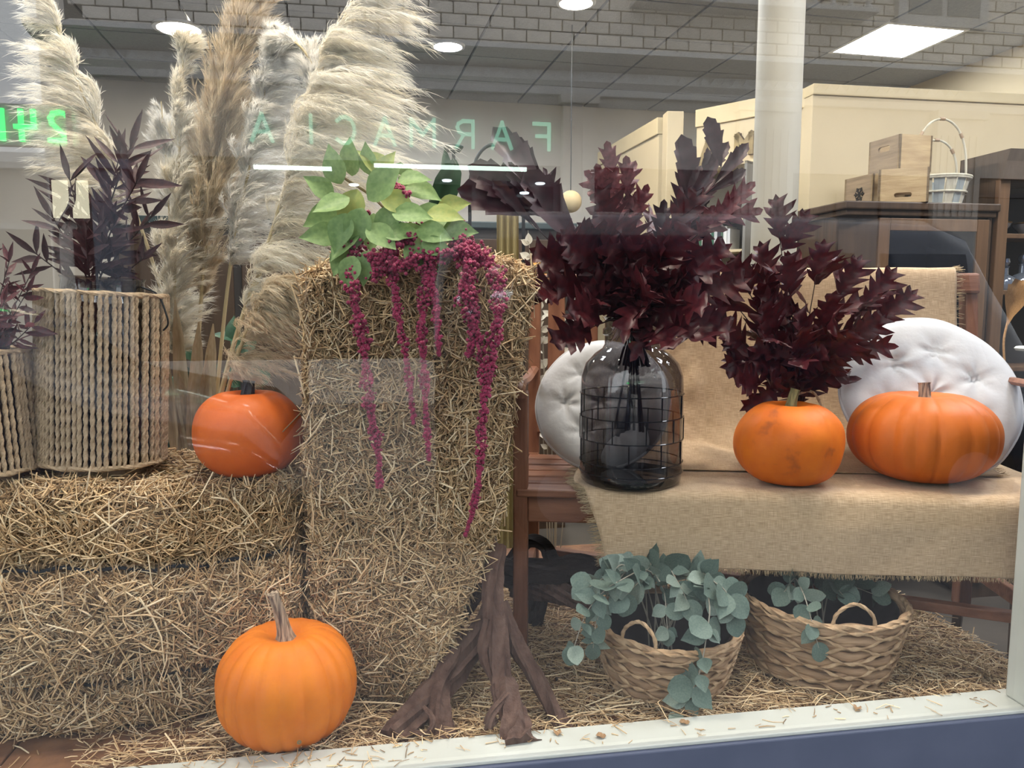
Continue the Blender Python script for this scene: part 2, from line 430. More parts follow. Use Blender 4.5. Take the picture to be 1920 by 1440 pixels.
# pilasters, fluted
def pilaster(u0, u1, m, z1=3.72, flute=5, proj=.14):
    p = MB().span((u0, FV - .04, -.6), (u1, FV + proj, z1), .01).build('pilaster', m, fb)
    MB().span((u0 - .05, FV - .04, z1), (u1 + .05, FV + proj + .06, z1 + .13), .01).build('capital', m, p)
    w = (u1 - u0) / (flute * 2 + 1)
    for k in range(flute):
        a = u0 + w * (2 * k + 1)
        MB().span((a, FV + proj, 2.2), (a + w, FV + proj + .025, z1 - .25), .006).build('rib', m, p)
pilaster(2.59, 3.07, m_stone2, flute=2)
pilaster(5.3, 6.2, m_stone2, flute=7)
pilaster(8.6, 9.4, m_stone2, flute=6)
m_pil = mat('blue_grey_painted_pilaster', (.20, .22, .27), .6, (.17, .19, .23), nscale=5)
pilaster(-3.82, -3.36, m_pil, z1=2.62, flute=2, proj=.20)
# shopfronts below
m_shopglass = mat('dark_shop_window', (.016, .018, .02), .08, spec=.5)
m_frame = mat('dark_shop_frame', (.05, .045, .05), .5)
for (a, b) in ((-3.36, -1.2), (-1.1, 2.5), (3.1, 5.25), (6.25, 8.55), (9.45, 13.5)):
    s_ = MB().span((a, FV - .04, .05), (b, FV + .005, 2.62)).build('shop_window', m_shopglass, fb)
    MB().span((a, FV - .03, -.6), (b, FV + .05, .05), .01).build('stall_riser', m_stone, s_)
    for k in range(4):
        x = a + (b - a) * k / 3
        MB().span((x - .03, FV - .02, .05), (x + .03, FV + .05, 2.62)).build('mullion', m_frame, s_)
    MB().span((a, FV - .02, 2.55), (b, FV + .06, 2.62)).build('head_rail', m_frame, s_)
# side door with two lit transom panes, left of the blue-grey pilaster
d_ = MB().span((-4.14, FV - .04, -.6), (-3.84, FV + .01, 1.85)).build('door', mat('dark_red_door', (.06, .012, .016), .5), fb)
m_lit = mat_emit('lit_pane', (1.0, 0.95, 0.68), 2.2)
for (a, b) in ((-4.36, -4.155), (-4.115, -3.905)):
    w_ = MB().span((a - .03, FV - .02, 1.95), (b + .03, FV + .02, 2.53), .01).build('transom_window', m_frame, fb)
    MB().span((a, FV + .02, 1.99), (b, FV + .035, 2.49), .006).build('lit_pane', m_lit, w_)
# light strips under the fascia and small lamps
m_led = mat_emit('strip_light_glow', (.80, 1.0, .88), 4.0)
for (a, b, z) in ((-1.75, -.70, 2.69), (-.12, 2.06, 2.755)):
    MB().span((a, FV + .06, z), (b, FV + .12, z + .055), .006).build('strip_light', m_led, fb)
m_sl = mat_emit('small_lamp_glow', (.80, .93, 1.0), 5.0)
for (u, z) in ((.90, 2.59), (2.25, 2.58), (2.02, 2.44), (-.4, 2.5)):
    MB().lathe([(.001, -.02), (.06, -.015), (.075, 0), (.06, .012), (.001, .015)], 16, (u, FV + .15, z)).build('small_lamp', m_sl, fb, True)
# balcony balustrade
bal = MB().span((3.6, FV - .04, 5.13), (7.3, FV + .45, 5.20), .01).build('balcony_slab', m_mould, fb)
MB().span((3.6, FV + .28, 5.80), (7.3, FV + .45, 5.90), .01).build('handrail', m_mould, bal)
pf = [(.05, 0), (.05, .04), (.03, .06), (.055, .16), (.07, .24), (.055, .33), (.03, .43), (.03, .52), (.05, .55), (.05, .60)]
bme = MB().lathe(pf, 14).mesh('baluster', m_mould, True)
for k in range(13):
    o = obj('baluster', bme, bal); o.location = (3.75 + k * .285, FV + .365, 5.20)
# upper window
wn = MB().span((7.85, FV - .02, 5.12), (9.4, FV + .10, 7.2), .01).build('upper_window', m_mould, fb)
for a in (8.02, 8.68):
    MB().span((a, FV + .10, 5.28), (a + .56, FV + .115, 7.0)).build('window_pane', mat('grey_window_glass', (.22, .24, .26), .1), wn)
# pharmacy letters (they face the shop, so the glass shows them mirrored)
sgn = thing('pharmacy_sign', 'pale green letters FARMACIA on the facade across the street, mirrored in the glass', 'sign', win(2.30, FV, 3.08), YAW_W + math.pi)
m_let = mat_emit('pale_green_letter_glow', (.45, 1.0, .72), 1.3); m_letb = mat('letter_dark_outline', (.16, .26, .22), .6)  # dark green meant for the outlines of the letters
for k, ch in enumerate('FARMACIA'):
    g = obj('letter', glyph_mesh('letter', ch, .36, .045, .05, m_let), sgn); g.location = (k * .556 - .1, -.05, 0)
s24 = thing('night_sign', 'bright green lit letters 24H mirrored at the left edge of the glass', 'sign', win(-4.06, FV + .12, 2.98), YAW_W + math.pi)
m_neon = mat_emit('green_neon_glow', (.02, 1.0, .16), 5.5)
for k, ch in enumerate('24H'):
    g = obj('letter', glyph_mesh('letter', ch, .36, .055, .04, m_neon), s24); g.location = (k * .40, -.03, 0)
MB().span((-.12, .0, -.08), (1.3, .10, .46), .01).build('sign_board', mat('sign_board_grey', (.40, .42, .42), .6), s24)
# lower neighbour at the left
an = thing('neighbour_house', 'low pale house mirrored at the far left of the glass', 'building', OW, YAW_W)
MB().span((-14, -15, -.6), (-4.7, -13.2, 3.1), .02).build('wall', m_stone2, an)
MB().prism([(-15.2, 3.1), (-13.0, 3.1), (-13.0, 3.2), (-14.1, 3.55), (-15.2, 3.2)], -14, -4.7, 'yz').build('roof', m_mould, an)
for k in range(4):
    w_ = MB().span((-12.6 + k * 2.0, -13.2, .4), (-11.5 + k * 2.0, -13.12, 2.2), .01).build('window', m_mould, an)
    MB().span((-12.5 + k * 2.0, -13.12, .5), (-11.6 + k * 2.0, -13.10, 2.1)).build('window_pane', m_shopglass, w_)
# bent street pole
sp = thing('street_pole', 'grey bent street pole mirrored in the glass above the tall rope lantern', 'pole', win(-2.42, -5.0, -.6), YAW_W)
MB().tube(spline([(0, 0, 0), (0, 0, 1.2), (0, 0, 1.95), (.03, 0, 2.05), (.12, 0, 2.20), (.14, 0, 2.35), (.14, 0, 2.9)], 40), .022, 10).build('shaft', mat('galvanised_pole', (.22, .22, .22), .45, metal=.6), sp, True)
MB().lathe([(.05, 0), (.05, .12), (.03, .16)], 12).build('foot', m_frame, sp)

# parked vehicles: only their mirror image is in the picture
def vehicle(name, label, loc, L, H, W, prof_top, paint, sky_band):
    """side profile extruded over the width with rounded shoulders; length along u"""
    t = thing(name, label, 'vehicle', win(*loc), YAW_W)
    n = len(prof_top); xs = [p[0] * L for p in prof_top]; zs = [p[1] * H for p in prof_top]
    rows = [(0.0, .90), (.10, .97), (.30, 1.0), (.45, 1.0), (.62, .985), (.80, .93), (.92, .88), (.97, .83), (1.0, .74), (1.005, .0)]
    vs, fs = [], []
    for side in (1, -1):
        for (h, w) in rows:
            for x, z in zip(xs, zs):
                vs.append((x, side * w * W / 2, .30 + h * (z - .30)))
    k = len(rows)
    for sd in range(2):
        for i in range(k - 1):
            for j in range(n - 1):
                a = sd * k * n + i * n + j
                fs.append((a, a + 1, a + n + 1, a + n))
    for i in range(k - 1):
        for j in (0, n - 1):
            a = i * n + j; b = k * n + a
            fs.append((a, b, b + n, a + n))
    MB().add(vs, fs).build('body', paint, t, True)
    glass = mat('vehicle_glass', (.02, .022, .028), .05, spec=.6)
    for (x0, x1) in sky_band:
        for side in (1, -1):
            q = [(x0 * L, side * W / 2 * .995, H * .62), (x1 * L, side * W / 2 * .995, H * .62), (x1 * L - .05, side * W / 2 * .90, H * .88), (x0 * L + .05, side * W / 2 * .90, H * .88)]
            g = MB().add([(a, b + side * .012, c) for a, b, c in q] + [(a, b - side * .01, c) for a, b, c in q], [(0, 1, 2, 3), (7, 6, 5, 4), (0, 1, 5, 4), (1, 2, 6, 5), (2, 3, 7, 6), (3, 0, 4, 7)])
            g.build('side_window', glass, t)
    tyre = mat('tyre_rubber', (.02, .02, .02), .8); hub = mat('wheel_hub', (.3, .3, .32), .4, metal=.7)
    for x in (.18, .81):
        for side in (1, -1):
            rot = []
            w_ = MB()
            vsr = []
            for (r_, y_) in ((.18, -.1), (.31, -.1), (.33, -.06), (.33, .06), (.31, .1), (.18, .1)):
                for j in range(24):
                    a = 2 * math.pi * j / 24; vsr.append((x * L + r_ * math.cos(a), side * (W / 2 - .1) + y_, .33 + r_ * math.sin(a)))
            w_.add(vsr, [(i * 24 + j, i * 24 + (j + 1) % 24, (i + 1) * 24 + (j + 1) % 24, (i + 1) * 24 + j) for i in range(5) for j in range(24)])
            o = w_.build('wheel', tyre, t, True)
            h_ = MB(); h_.add([(x * L, side * (W / 2 - .02), .33)] + [(x * L + .19 * math.cos(2 * math.pi * j / 24), side * (W / 2 - .005), .33 + .19 * math.sin(2 * math.pi * j / 24)) for j in range(24)], [(0, j + 1, (j + 1) % 24 + 1) for j in range(24)])
            h_.build('hub', hub, o)
    return t
van_prof = [(0, .30), (.0, .75), (.015, .93), (.04, .99), (.2, 1.0), (.5, 1.0), (.74, .99), (.80, .95), (.88, .70), (.91, .60), (.985, .50), (1.0, .38), (1.0, .22)]
car_prof = [(0, .30), (.005, .60), (.03, .68), (.09, .88), (.16, .97), (.35, 1.0), (.52, .98), (.60, .90), (.70, .70), (.74, .66), (.95, .55), (1.0, .42), (1.0, .22)]
vehicle('parked_van', 'dark blue parked van mirrored as a band across the middle of the glass', (.30, -3.9, -.60), 4.3, 2.02, 1.75, van_prof,
        mat('van_paint', (.03, .035, .055), .12, spec=.6, coat=1.0), ((.10, .36), (.40, .62), (.64, .80)))
vehicle('parked_car', 'blue grey parked car mirrored low in the left of the glass', (-4.6, -4.0, -.60), 4.0, 1.52, 1.70, car_prof,
        mat('car_paint', (.05, .065, .11), .12, spec=.6, coat=1.0), ((.14, .36), (.38, .56)))

# ================================================================== STRAW
STRAW_COLS = np.array([(.86, .64, .39), (.75, .53, .30), (.60, .405, .225), (.41, .265, .14), (.25, .155, .08), (.68, .52, .35), (.93, .76, .52)])
def straw_mesh(name, P, D, L, Wd, bend, cols, m, rs):
    """three-sided bent stalks, all in one mesh"""
    n = len(P); D = nrm(D); rv = rs.normal(size=(n, 3)); A = nrm(np.cross(D, rv)); B = np.cross(D, A)
    V = np.zeros((n, 3, 3, 3), dtype=np.float32)
    for i, s in enumerate((-.5, 0., .5)):
        c = P + D * (L * s)[:, None] + A * ((bend * L) * (1 - 4 * s * s))[:, None]
        for k in range(3):
            th = 2 * math.pi * k / 3
            V[:, i, k] = c + (A * math.cos(th) + B * math.sin(th)) * Wd[:, None] * (1.0 if i != 2 else .7)
    base = (np.arange(n) * 9)[:, None]
    f = []
    for i in range(2):
        for k in range(3):
            k2 = (k + 1) % 3
            f.append(np.stack([base[:, 0] + i * 3 + k, base[:, 0] + i * 3 + k2, base[:, 0] + i * 3 + 3 + k2, base[:, 0] + i * 3 + 3 + k], 1))
    Fq = np.stack(f, 1).reshape(-1, 4)
    return mesh_np(name, V.reshape(-1, 3), Fq, m, False, np.repeat(cols, 9, axis=0))
def straw_cols(n, rs, pale=0.0):
    p = np.array([.16, .2, .2, .16, .12, .1, .06]); p[0] += pale; p[6] += pale; p /= p.sum()
    c = STRAW_COLS[rs.choice(len(STRAW_COLS), n, p=p)] * rs.uniform(.8, 1.15, (n, 1))
    return c
m_straw = mat_attr('straw_stalks', .62, .3)
m_core = mat('packed_straw', (.32, .205, .11), .9, (.15, .095, .05), nscale=55, bump=.8, bscale=80, stretch=(1, 1, 2))
m_twine = mat('dark_twine', (.018, .022, .03), .8)
m_stalk = [mat('pale_straw', (.90, .72, .48), .55), mat('tan_straw', (.72, .52, .31), .6)]
stalk_me = []
for k in range(4):
    mb = MB(); b = .04 * (k + 1) * (1 if k % 2 else -1)
    mb.tube([(0, -.5, 0), (b * .7, -.2, .0), (b, .1, .01), (b * .3, .5, 0)], [.016, .016, .014, .009], 5)
    stalk_me.append(mb.mesh('straw', m_stalk[k % 2]))

def bale(name, label, loc, rz, half, warp, nstraw, seed, twines, faces, nlong=110, flow=None):
    """packed core with rounded edges, a coat of short stalks and single long stalks; local box centred on x, y, base at z=0"""
    rs = np.random.RandomState(seed)
    t = thing(name, label, 'hay bale', loc, rz, 'hay bales in the window')
    h = np.array(half); r = .045
    def surf(Q):
        inner = np.clip(Q, -(h - r), h - r); d = Q - inner; N = nrm(d)
        return inner + N * r, N
    # core
    V, Fq = [], []; G = 22
    for ax in range(3):
        for sg in (-1, 1):
            o = len(V); a, b = [i for i in range(3) if i != ax]
            for i in range(G + 1):
                for j in range(G + 1):
                    q = np.zeros(3); q[ax] = sg * h[ax]; q[a] = (2 * i / G - 1) * h[a]; q[b] = (2 * j / G - 1) * h[b]
                    V.append(q)
            for i in range(G):
                for j in range(G):
                    k = o + i * (G + 1) + j; qd = (k, k + 1, k + G + 2, k + G + 1)
                    Fq.append(qd if (sg > 0) == (ax != 1) else qd[::-1])
    P, N = surf(np.array(V))
    P = P - N * .012 + N * np.array([noise.noise(Vector(p) * 14) for p in P])[:, None] * .012
    P[:, 2] += h[2]
    obj('packed_core', mesh_np('packed_core', warp(P), np.array(Fq), m_core, True), t)
    # short stalks
    areas = []
    for (ax, sg, wt) in faces:
        a, b = [i for i in range(3) if i != ax]; areas.append(h[a] * h[b] * wt)
    areas = np.array(areas); cnt = (areas / areas.sum() * nstraw).astype(int)
    Ps, Ns, = [], []
    for (ax, sg, wt), c in zip(faces, cnt):
        Q = rs.uniform(-1, 1, (c, 3)) * h; Q[:, ax] = sg * h[ax]
        p, nn = surf(Q); Ps.append(p); Ns.append(nn)
    P = np.concatenate(Ps); N = np.concatenate(Ns); n = len(P)
    P[:, 2] += h[2]
    tang = rs.normal(size=(n, 3))
    if flow is not None: tang += flow(P) * rs.uniform(.0, 1.6, (n, 1))
    tang -= N * (tang * N).sum(1)[:, None]; tang = nrm(tang)
    D = tang + N * rs.normal(0, .26, (n, 1))
    L = rs.gamma(2.4, .016, n) + .010; Wd = rs.uniform(.0008, .0023, n)
    Pw = warp(P) + N * rs.uniform(-.010, .007, (n, 1))
    o = obj('straw_coat', straw_mesh('straw_coat', Pw, D, L, Wd, rs.normal(0, .07, n), straw_cols(n, rs), m_straw, rs), t)
    o['kind'] = 'stuff'
    # single long stalks that stand out
    rr = random.Random(seed)
    fr = [f for f in faces]
    for k in range(nlong):
        ax, sg, wt = fr[rr.choices(range(len(fr)), weights=areas)[0]]
        Q = np.array([[rr.uniform(-.95, .95) * h[i] for i in range(3)]]); Q[0, ax] = sg * h[ax]
        p, nn = surf(Q); p[0, 2] += h[2]; p = warp(p)[0] + nn[0] * .006; nn = Vector(nn[0])
        d = Vector((rr.gauss(0, 1), rr.gauss(0, 1), rr.gauss(0, 1.1))); d -= nn * d.dot(nn); d = d.normalized() + nn * rr.gauss(.06, .10)
        Ln = rr.uniform(.05, .17); w = rr.uniform(.09, .15)
        inst('straw', stalk_me[rr.randrange(4)], t, Vector(p), d, nn, (w, Ln, w))
    # twine
    for zz in twines:
        pts = []
        for k in range(60):
            a = k / 59; x = (-1 + 2 * a) * (h[0] - .01)
            Q = np.array([[x, -h[1], zz - h[2]]]); p, nn = surf(Q); p[0, 2] += h[2]
            p = warp(p)[0] + nn[0] * .012
            pts.append((p[0], p[1], p[2] + .004 * math.sin(k * .9) + .05 * (a - .5) * 0))
        MB().tube(pts, .0040, 6).build('twine', m_twine, t, True)
    return t
# lying bale
def warp1(P):
    P = P.copy()
    for zs in (.33, .11):
        P[:, 1] += np.where(P[:, 1] < 0, .035 * np.exp(-((P[:, 2] - zs) / .020) ** 2), 0)
    P[:, 1] -= np.where(P[:, 1] < 0, .02 * np.sin(P[:, 0] * 9 + 1) + .018 * np.cos((P[:, 2] - .22) * 14), 0)
    P[:, 2] += .012 * np.sin(P[:, 0] * 11 + 2) * (P[:, 2] / .49) + .010 * np.sin(P[:, 1] * 17) * (P[:, 2] / .49)
    P[:, 1] += .10 * np.clip(P[:, 2] / .49, 0, 1) ** 2
    return P
a1 = R(13)
c1 = Vector((-.455, 1.56, 0)) + Vector((-math.cos(a1), -math.sin(a1), 0)) * .46 + Vector((-math.sin(a1), math.cos(a1), 0)) * .21
bale('hay_bale', 'low hay bale lying under the rope lanterns, tied with dark twine', c1, a1, (.46, .20, .245), warp1, 26000, 11, (.33, .11),
     [(1, -1, 1.0), (2, 1, .9), (0, 1, .8)], 190)
# upright bale, leaning, narrower at its lower right
def warp2(P):
    P = P.copy()
    zk = np.array([0, .1, .2, .4, .65, .97]); xr = np.array([.02, .05, .095, .190, .215, .265])
    s = np.interp(P[:, 2], zk, xr) / .23
    P[:, 0] = np.where(P[:, 0] > 0, P[:, 0] * s, P[:, 0] * np.interp(P[:, 2], [0, .5, .97], [.9, 1.04, 1.0]))
    P[:, 1] += .06 * np.clip(P[:, 2] / .97, 0, 1)
    P[:, 1] -= np.where(P[:, 1] < 0, .022 * np.sin(P[:, 2] * 8 + .5) + .012 * np.sin(P[:, 0] * 13), 0)
    P[:, 2] += np.where(P[:, 2] > .5, .018 * np.sin(P[:, 0] * 12 + 1), 0)
    return P
bale('hay_bale', 'tall upright hay bale beside the bench, hung with red amaranth tassels', (-.225, 1.80, 0), R(4), (.23, .185, .485), warp2, 30000, 23, (),
     [(1, -1, 1.0), (2, 1, .8), (0, 1, .6), (0, -1, .5)], 200)
# loose straw on the platform
rs = np.random.RandomState(5)
n = 22000
U = rs.uniform(-.75, 1.54, n); Vv = .08 + rs.beta(1.0, 1.35, n) * 1.0
keep = rs.uniform(0, 1, n) < np.clip((U + .62) * 2.6, .05, 1.0) * np.where(Vv < .10, .35, 1)
U, Vv = U[keep], Vv[keep]; n = len(U)
hh = np.array([max(0, noise.noise(Vector((u * 5, v * 5, 2))) * .5 + .35) for u, v in zip(U, Vv)])
P = np.stack([OW.x + TW.x * U + NW.x * Vv, OW.y + TW.y * U + NW.y * Vv, .002 + rs.uniform(0, 1, n) ** 1.6 * .022 * hh + np.where(Vv < .095, .031, 0)], 1)
D = rs.normal(size=(n, 3)) * np.array([1.3, 1.0, .10])
me = straw_mesh('loose_straw', P, D, rs.gamma(3, .013, n) + .01, rs.uniform(.0007, .0016, n), rs.normal(0, .08, n), straw_cols(n, rs, .05), m_straw, rs)
tag(obj('loose_straw', me), 'loose straw scattered over the platform around the baskets', 'straw', kind='stuff')
n = 700; U = rs.uniform(-.55, 1.3, n); Vv = rs.uniform(.0, .085, n)
k_ = rs.uniform(0, 1, n) < np.where(U < .1, .6, .16); U, Vv = U[k_], Vv[k_]; n = len(U)
P = np.stack([OW.x + TW.x * U + NW.x * Vv, OW.y + TW.y * U + NW.y * Vv, np.full(n, .0325)], 1)
D = rs.normal(size=(n, 3)) * np.array([1.3, 1.0, .02])
me = straw_mesh('straw_crumbs', P, D, rs.gamma(2, .008, n) + .004, rs.uniform(.0006, .0014, n), rs.normal(0, .08, n), straw_cols(n, rs), m_straw, rs)
tag(obj('straw_crumbs', me), 'straw crumbs lying on the pale window sill', 'straw', kind='stuff')
# long single stalks lying on the platform
rr = random.Random(9)
lg = thing('straw_stalks', 'long straw stalks lying on the platform between vine roots and baskets', 'straw', win(0, 0, 0), YAW_W)
for k in range(90):
    u, v = rr.uniform(-.45, 1.28), rr.uniform(.10, .5)
    w = rr.uniform(.08, .12)
    inst('straw', stalk_me[rr.randrange(4)], lg, (u, v, rr.uniform(.016, .03)), (rr.gauss(0, 1.4), rr.gauss(0, .8), rr.gauss(0, .04)), (0, 0, 1), (w, rr.uniform(.07, .2), w))

# ================================================================== PUMPKINS
def pumpkin(label, loc, Rr, H, ribs, depth, seed, rz, c1, c2, stem, tilt=(0, 0), lump=.0, scar=False, blot=False):
    rr = random.Random(seed); t = thing('pumpkin', label, 'pumpkin', loc, rz, 'pumpkins in the window')
    t.rotation_euler = (tilt[0], tilt[1], rz)
    nph, nt = 168, 56
    edges = [0.0]
    for k in range(ribs): edges.append(edges[-1] + rr.uniform(.75, 1.25))
    edges = np.array(edges) / edges[-1] * 2 * math.pi
    V = []
    for i in range(nt + 1):
        th = math.pi * i / nt
        for j in range(nph):
            ph = 2 * math.pi * j / nph
            k = np.searchsorted(edges, ph, side='right') - 1; k = min(k, ribs - 1)
            x = (ph - edges[k]) / (edges[k + 1] - edges[k])
            lobe = 1 - (1 - min(1.0, (min(x, 1 - x) * 2) ** .30)) * depth
            sq = math.sin(th) ** .82
            lump_ = 1 + lump * noise.noise(Vector((math.cos(ph) * 1.3 + seed, math.sin(ph) * 1.3, th * .8)))
            r_ = Rr * sq * (1 - (1 - lobe) * min(1.0, math.sin(th) * 1.6 + .15)) * lump_
            z = H / 2 * (1 + math.copysign(abs(math.cos(th)) ** .92, math.cos(th)))
            z -= H * .13 * math.exp(-(r_ / (Rr * .30)) ** 2) * (1 if th < 1.6 else -.35)
            V.append((r_ * math.cos(ph), r_ * math.sin(ph), z))
    Fq = [(i * nph + j, (i + 1) * nph + j, (i + 1) * nph + (j + 1) % nph, i * nph + (j + 1) % nph) for i in range(nt) for j in range(nph)]
    m = mat('pumpkin_skin_%d' % seed, c1, .52, c2, nscale=2.2 / Rr, bump=.10, bscale=9 / Rr, lo=.25, hi=.75, spec=.28)
    obj('flesh', mesh_np('flesh', V, Fq, m, True), t)
    # ribbed dry stem
    hs, rs_, lean, smat = stem
    zt = H * .86; pts, rad = [], []
    for k in range(12):
        a = k / 11; pts.append((lean[0] * a ** 1.5, lean[1] * a ** 1.5, zt + hs * a)); rad.append(rs_ * (1 + 1.1 * math.exp(-a * 9) - .18 * a + (.12 if k == 11 else 0)))
    prof = [1.0, .74] * 6
    MB().tube(pts, rad, 12, prof=prof, twist=.05).build('stem', smat, t, True)
    if blot:
        N, L = m.node_tree.nodes, m.node_tree.links; b = N['Principled BSDF']
        src = b.inputs['Base Color'].links[0].from_socket
        n = N.new('ShaderNodeTexNoise'); n.inputs['Scale'].default_value = 16; n.inputs['Detail'].default_value = 4
        r = N.new('ShaderNodeValToRGB'); r.color_ramp.elements[0].position = .60; r.color_ramp.elements[1].position = .72
        tc = N.new('ShaderNodeTexCoord'); L.new(tc.outputs['Object'], n.inputs['Vector']); L.new(n.outputs['Fac'], r.inputs[0])
        mx = N.new('ShaderNodeMix'); mx.data_type = 'RGBA'; L.new(r.outputs[0], mx.inputs[0]); L.new(src, mx.inputs[6]); mx.inputs[7].default_value = (.36, .085, .015, 1)
        L.new(mx.outputs[2], b.inputs['Base Color'])
    if scar:
        MB().lathe([(.004, 0), (.0045, .0015), (.001, .002)], 10, (0, 0, 0)).build('scar', mat('pumpkin_scar', (.22, .15, .07), .8), t).matrix_basis = \
            Matrix.Translation((Rr * .08, -Rr * .955, H * .27)) @ Matrix.Rotation(R(95), 4, 'X')
    return t
def stem_mat(n, a, b): return mat(n, a, .8, b, nscale=20, stretch=(8, 8, .7), bump=.4, bscale=30)
sm1 = stem_mat('beige_dry_stem', (.58, .45, .32), (.09, .06, .05)); sm2 = stem_mat('green_brown_stem', (.30, .27, .12), (.10, .11, .05)); sm3 = stem_mat('dark_stem', (.05, .055, .06), (.02, .022, .03))
p = at(542, 1390, 1.475); p.z = 0
pumpkin('large orange pumpkin with a long pale stem in front of the low bale', p, .138, .236, 19, .085, 31, .35, (.80, .230, .012), (.70, .165, .008), (.105, .0135, (-.022, -.004), sm1), scar=True)
p = at(468, 850, 1.75); p.z = .478
pumpkin('smooth round orange pumpkin on the low bale beside the rope lantern', p, .121, .205, 12, .018, 7, 1.1, (.72, .155, .020), (.64, .12, .012), (.045, .016, (.006, .0), sm3), lump=.05)
p = at(1478, 868, 1.845); p.z = .436
pumpkin('small blotched orange pumpkin on the burlap in front of the little glass jar', p, .127, .208, 9, .03, 5, .4, (.80, .195, .012), (.66, .135, .010), (.055, .013, (.010, -.004), sm2), lump=.09, blot=True)
p = at(1727, 868, 1.89); p.z = .436
pumpkin('wide ribbed orange pumpkin on the burlap in front of the white cushion', p, .174, .226, 17, .075, 3, 2.0, (.62, .150, .016), (.52, .115, .011), (.05, .016, (.004, 0), sm1), lump=.04)

# crumpled dry leaf bits on the sill
m_dry = mat('dry_brown_leaf', (.42, .26, .14), .8, (.30, .18, .09), nscale=60)
dr_ = MB()
for j in range(5):
    for i in range(5):
        dr_.v.append(((i - 2) * .0045, (j - 2) * .004, .003 * math.sin(i * 1.7 + j) + .004))
dr_.f = [(j * 5 + i, j * 5 + i + 1, j * 5 + i + 6, j * 5 + i + 5) for j in range(4) for i in range(4) if (i, j) not in ((0, 0), (3, 3), (0, 3))]
dme = dr_.mesh('dry_leaf_bit', m_dry)
rr = random.Random(2)
for u, v in ((.30, .04), (.36, .055), (.44, .03), (.62, .05), (1.0, .045)):
    o = obj('dry_leaf_bit', dme); o.location = win(u, v, .0305); o.rotation_euler = (0, 0, rr.uniform(0, 6))
    tag(o, 'crumpled brown leaf bit on the pale window sill', 'leaf', 'dry leaf bits on the sill')

# ================================================================== ROPE LANTERNS
m_rope = mat('jute_rope', (.56, .42, .28), .85, (.40, .29, .18), nscale=60, bump=.4, bscale=200)
m_base = mat_wood('pale_turned_wood', (.42, .29, .18), (.30, .20, .12))
m_smoke = mat_glass('smoked_jar_glass', (.30, .27, .25), .06)
m_wire = mat('dark_wire', (.03, .03, .03), .4, metal=.8)
def rope_mesh(H):
    mb = MB(); k = max(24, int(H / .0045)); prof = [1.12, .95, .72, .95, 1.12, .95, .72, .95]
    pts = [(0, 0, H * i / k) for i in range(k + 1)]
    mb.tube(pts, .0050, 8, prof=prof, twist=.55)
    return mb.mesh('rope', m_rope, True)
def ring(Rr, z, r_, m, name, parent, n=72):
    mb = MB(); pts = [(Rr * math.cos(2 * math.pi * k / n), Rr * math.sin(2 * math.pi * k / n), z) for k in range(n + 1)]
    mb.tube(pts, r_, 8, cap=False, prof=[1.1, .9, .75, .9], twist=.5); return mb.build(name, m, parent, True)
def lantern(label, loc, Rr, H, nrope, seed, tilt, handle=True):
    t = thing('rope_lantern', label, 'lantern', loc, .3, 'rope lanterns on the low bale'); t.rotation_euler = (tilt[0], tilt[1], .3)
    rr = random.Random(seed)
    MB().lathe([(.001, 0), (Rr * .62, 0), (Rr * .64, .006), (Rr * .64, .024), (Rr * .60, .03)], 40, cap1=True).build('base', m_base, t, True)
    me = rope_mesh(H - .012); zb = .032
    for k in range(nrope):
        a = 2 * math.pi * (k + rr.uniform(-.22, .22)) / nrope
        o = obj('rope', me, t); o.location = (Rr * math.cos(a), Rr * math.sin(a), zb + .006)
        o.rotation_euler = (rr.gauss(0, .004), rr.gauss(0, .004), rr.uniform(0, 6))
    ring(Rr, zb + .005, .0062, m_rope, 'hoop', t); ring(Rr, zb + H - .006, .0062, m_rope, 'hoop', t)
    j = MB().lathe([(.001, .031), (Rr * .86, .031), (Rr * .90, .05), (Rr * .90, H * .82), (Rr * .84, H * .95), (Rr * .66, H + .02), (Rr * .64, H + .055), (Rr * .67, H + .062)], 48)
    j.build('glass_jar', m_smoke, t, True)
    if handle:
        A = -.35
        pts = spline([(Rr * .66 * math.cos(A), Rr * .66 * math.sin(A), H + .045), (Rr * .95 * math.cos(A), Rr * .9 * math.sin(A), H + .03), (Rr * 1.1 * math.cos(A), Rr * 1.05 * math.sin(A), H - .01),
                      (Rr * 1.14 * math.cos(A), Rr * 1.1 * math.sin(A), H - .035), (Rr * 1.06 * math.cos(A), Rr * 1.02 * math.sin(A), H - .05)], 24)
        MB().tube(pts, .0022, 8).build('wire_handle', m_wire, t, True)
    return t
pl = at(193, 890, 1.735); pl.z = .487
lantern('tall rope wrapped lantern on the low bale left of the smooth pumpkin', pl, .131, .385, 66, 1, (0, R(3.0)))
pl2 = Vector((-1.135, 1.63, .485))
lantern('shorter rope wrapped lantern cut off by the left edge of the photo', pl2, .108, .262, 54, 2, (0, R(-2)), False)

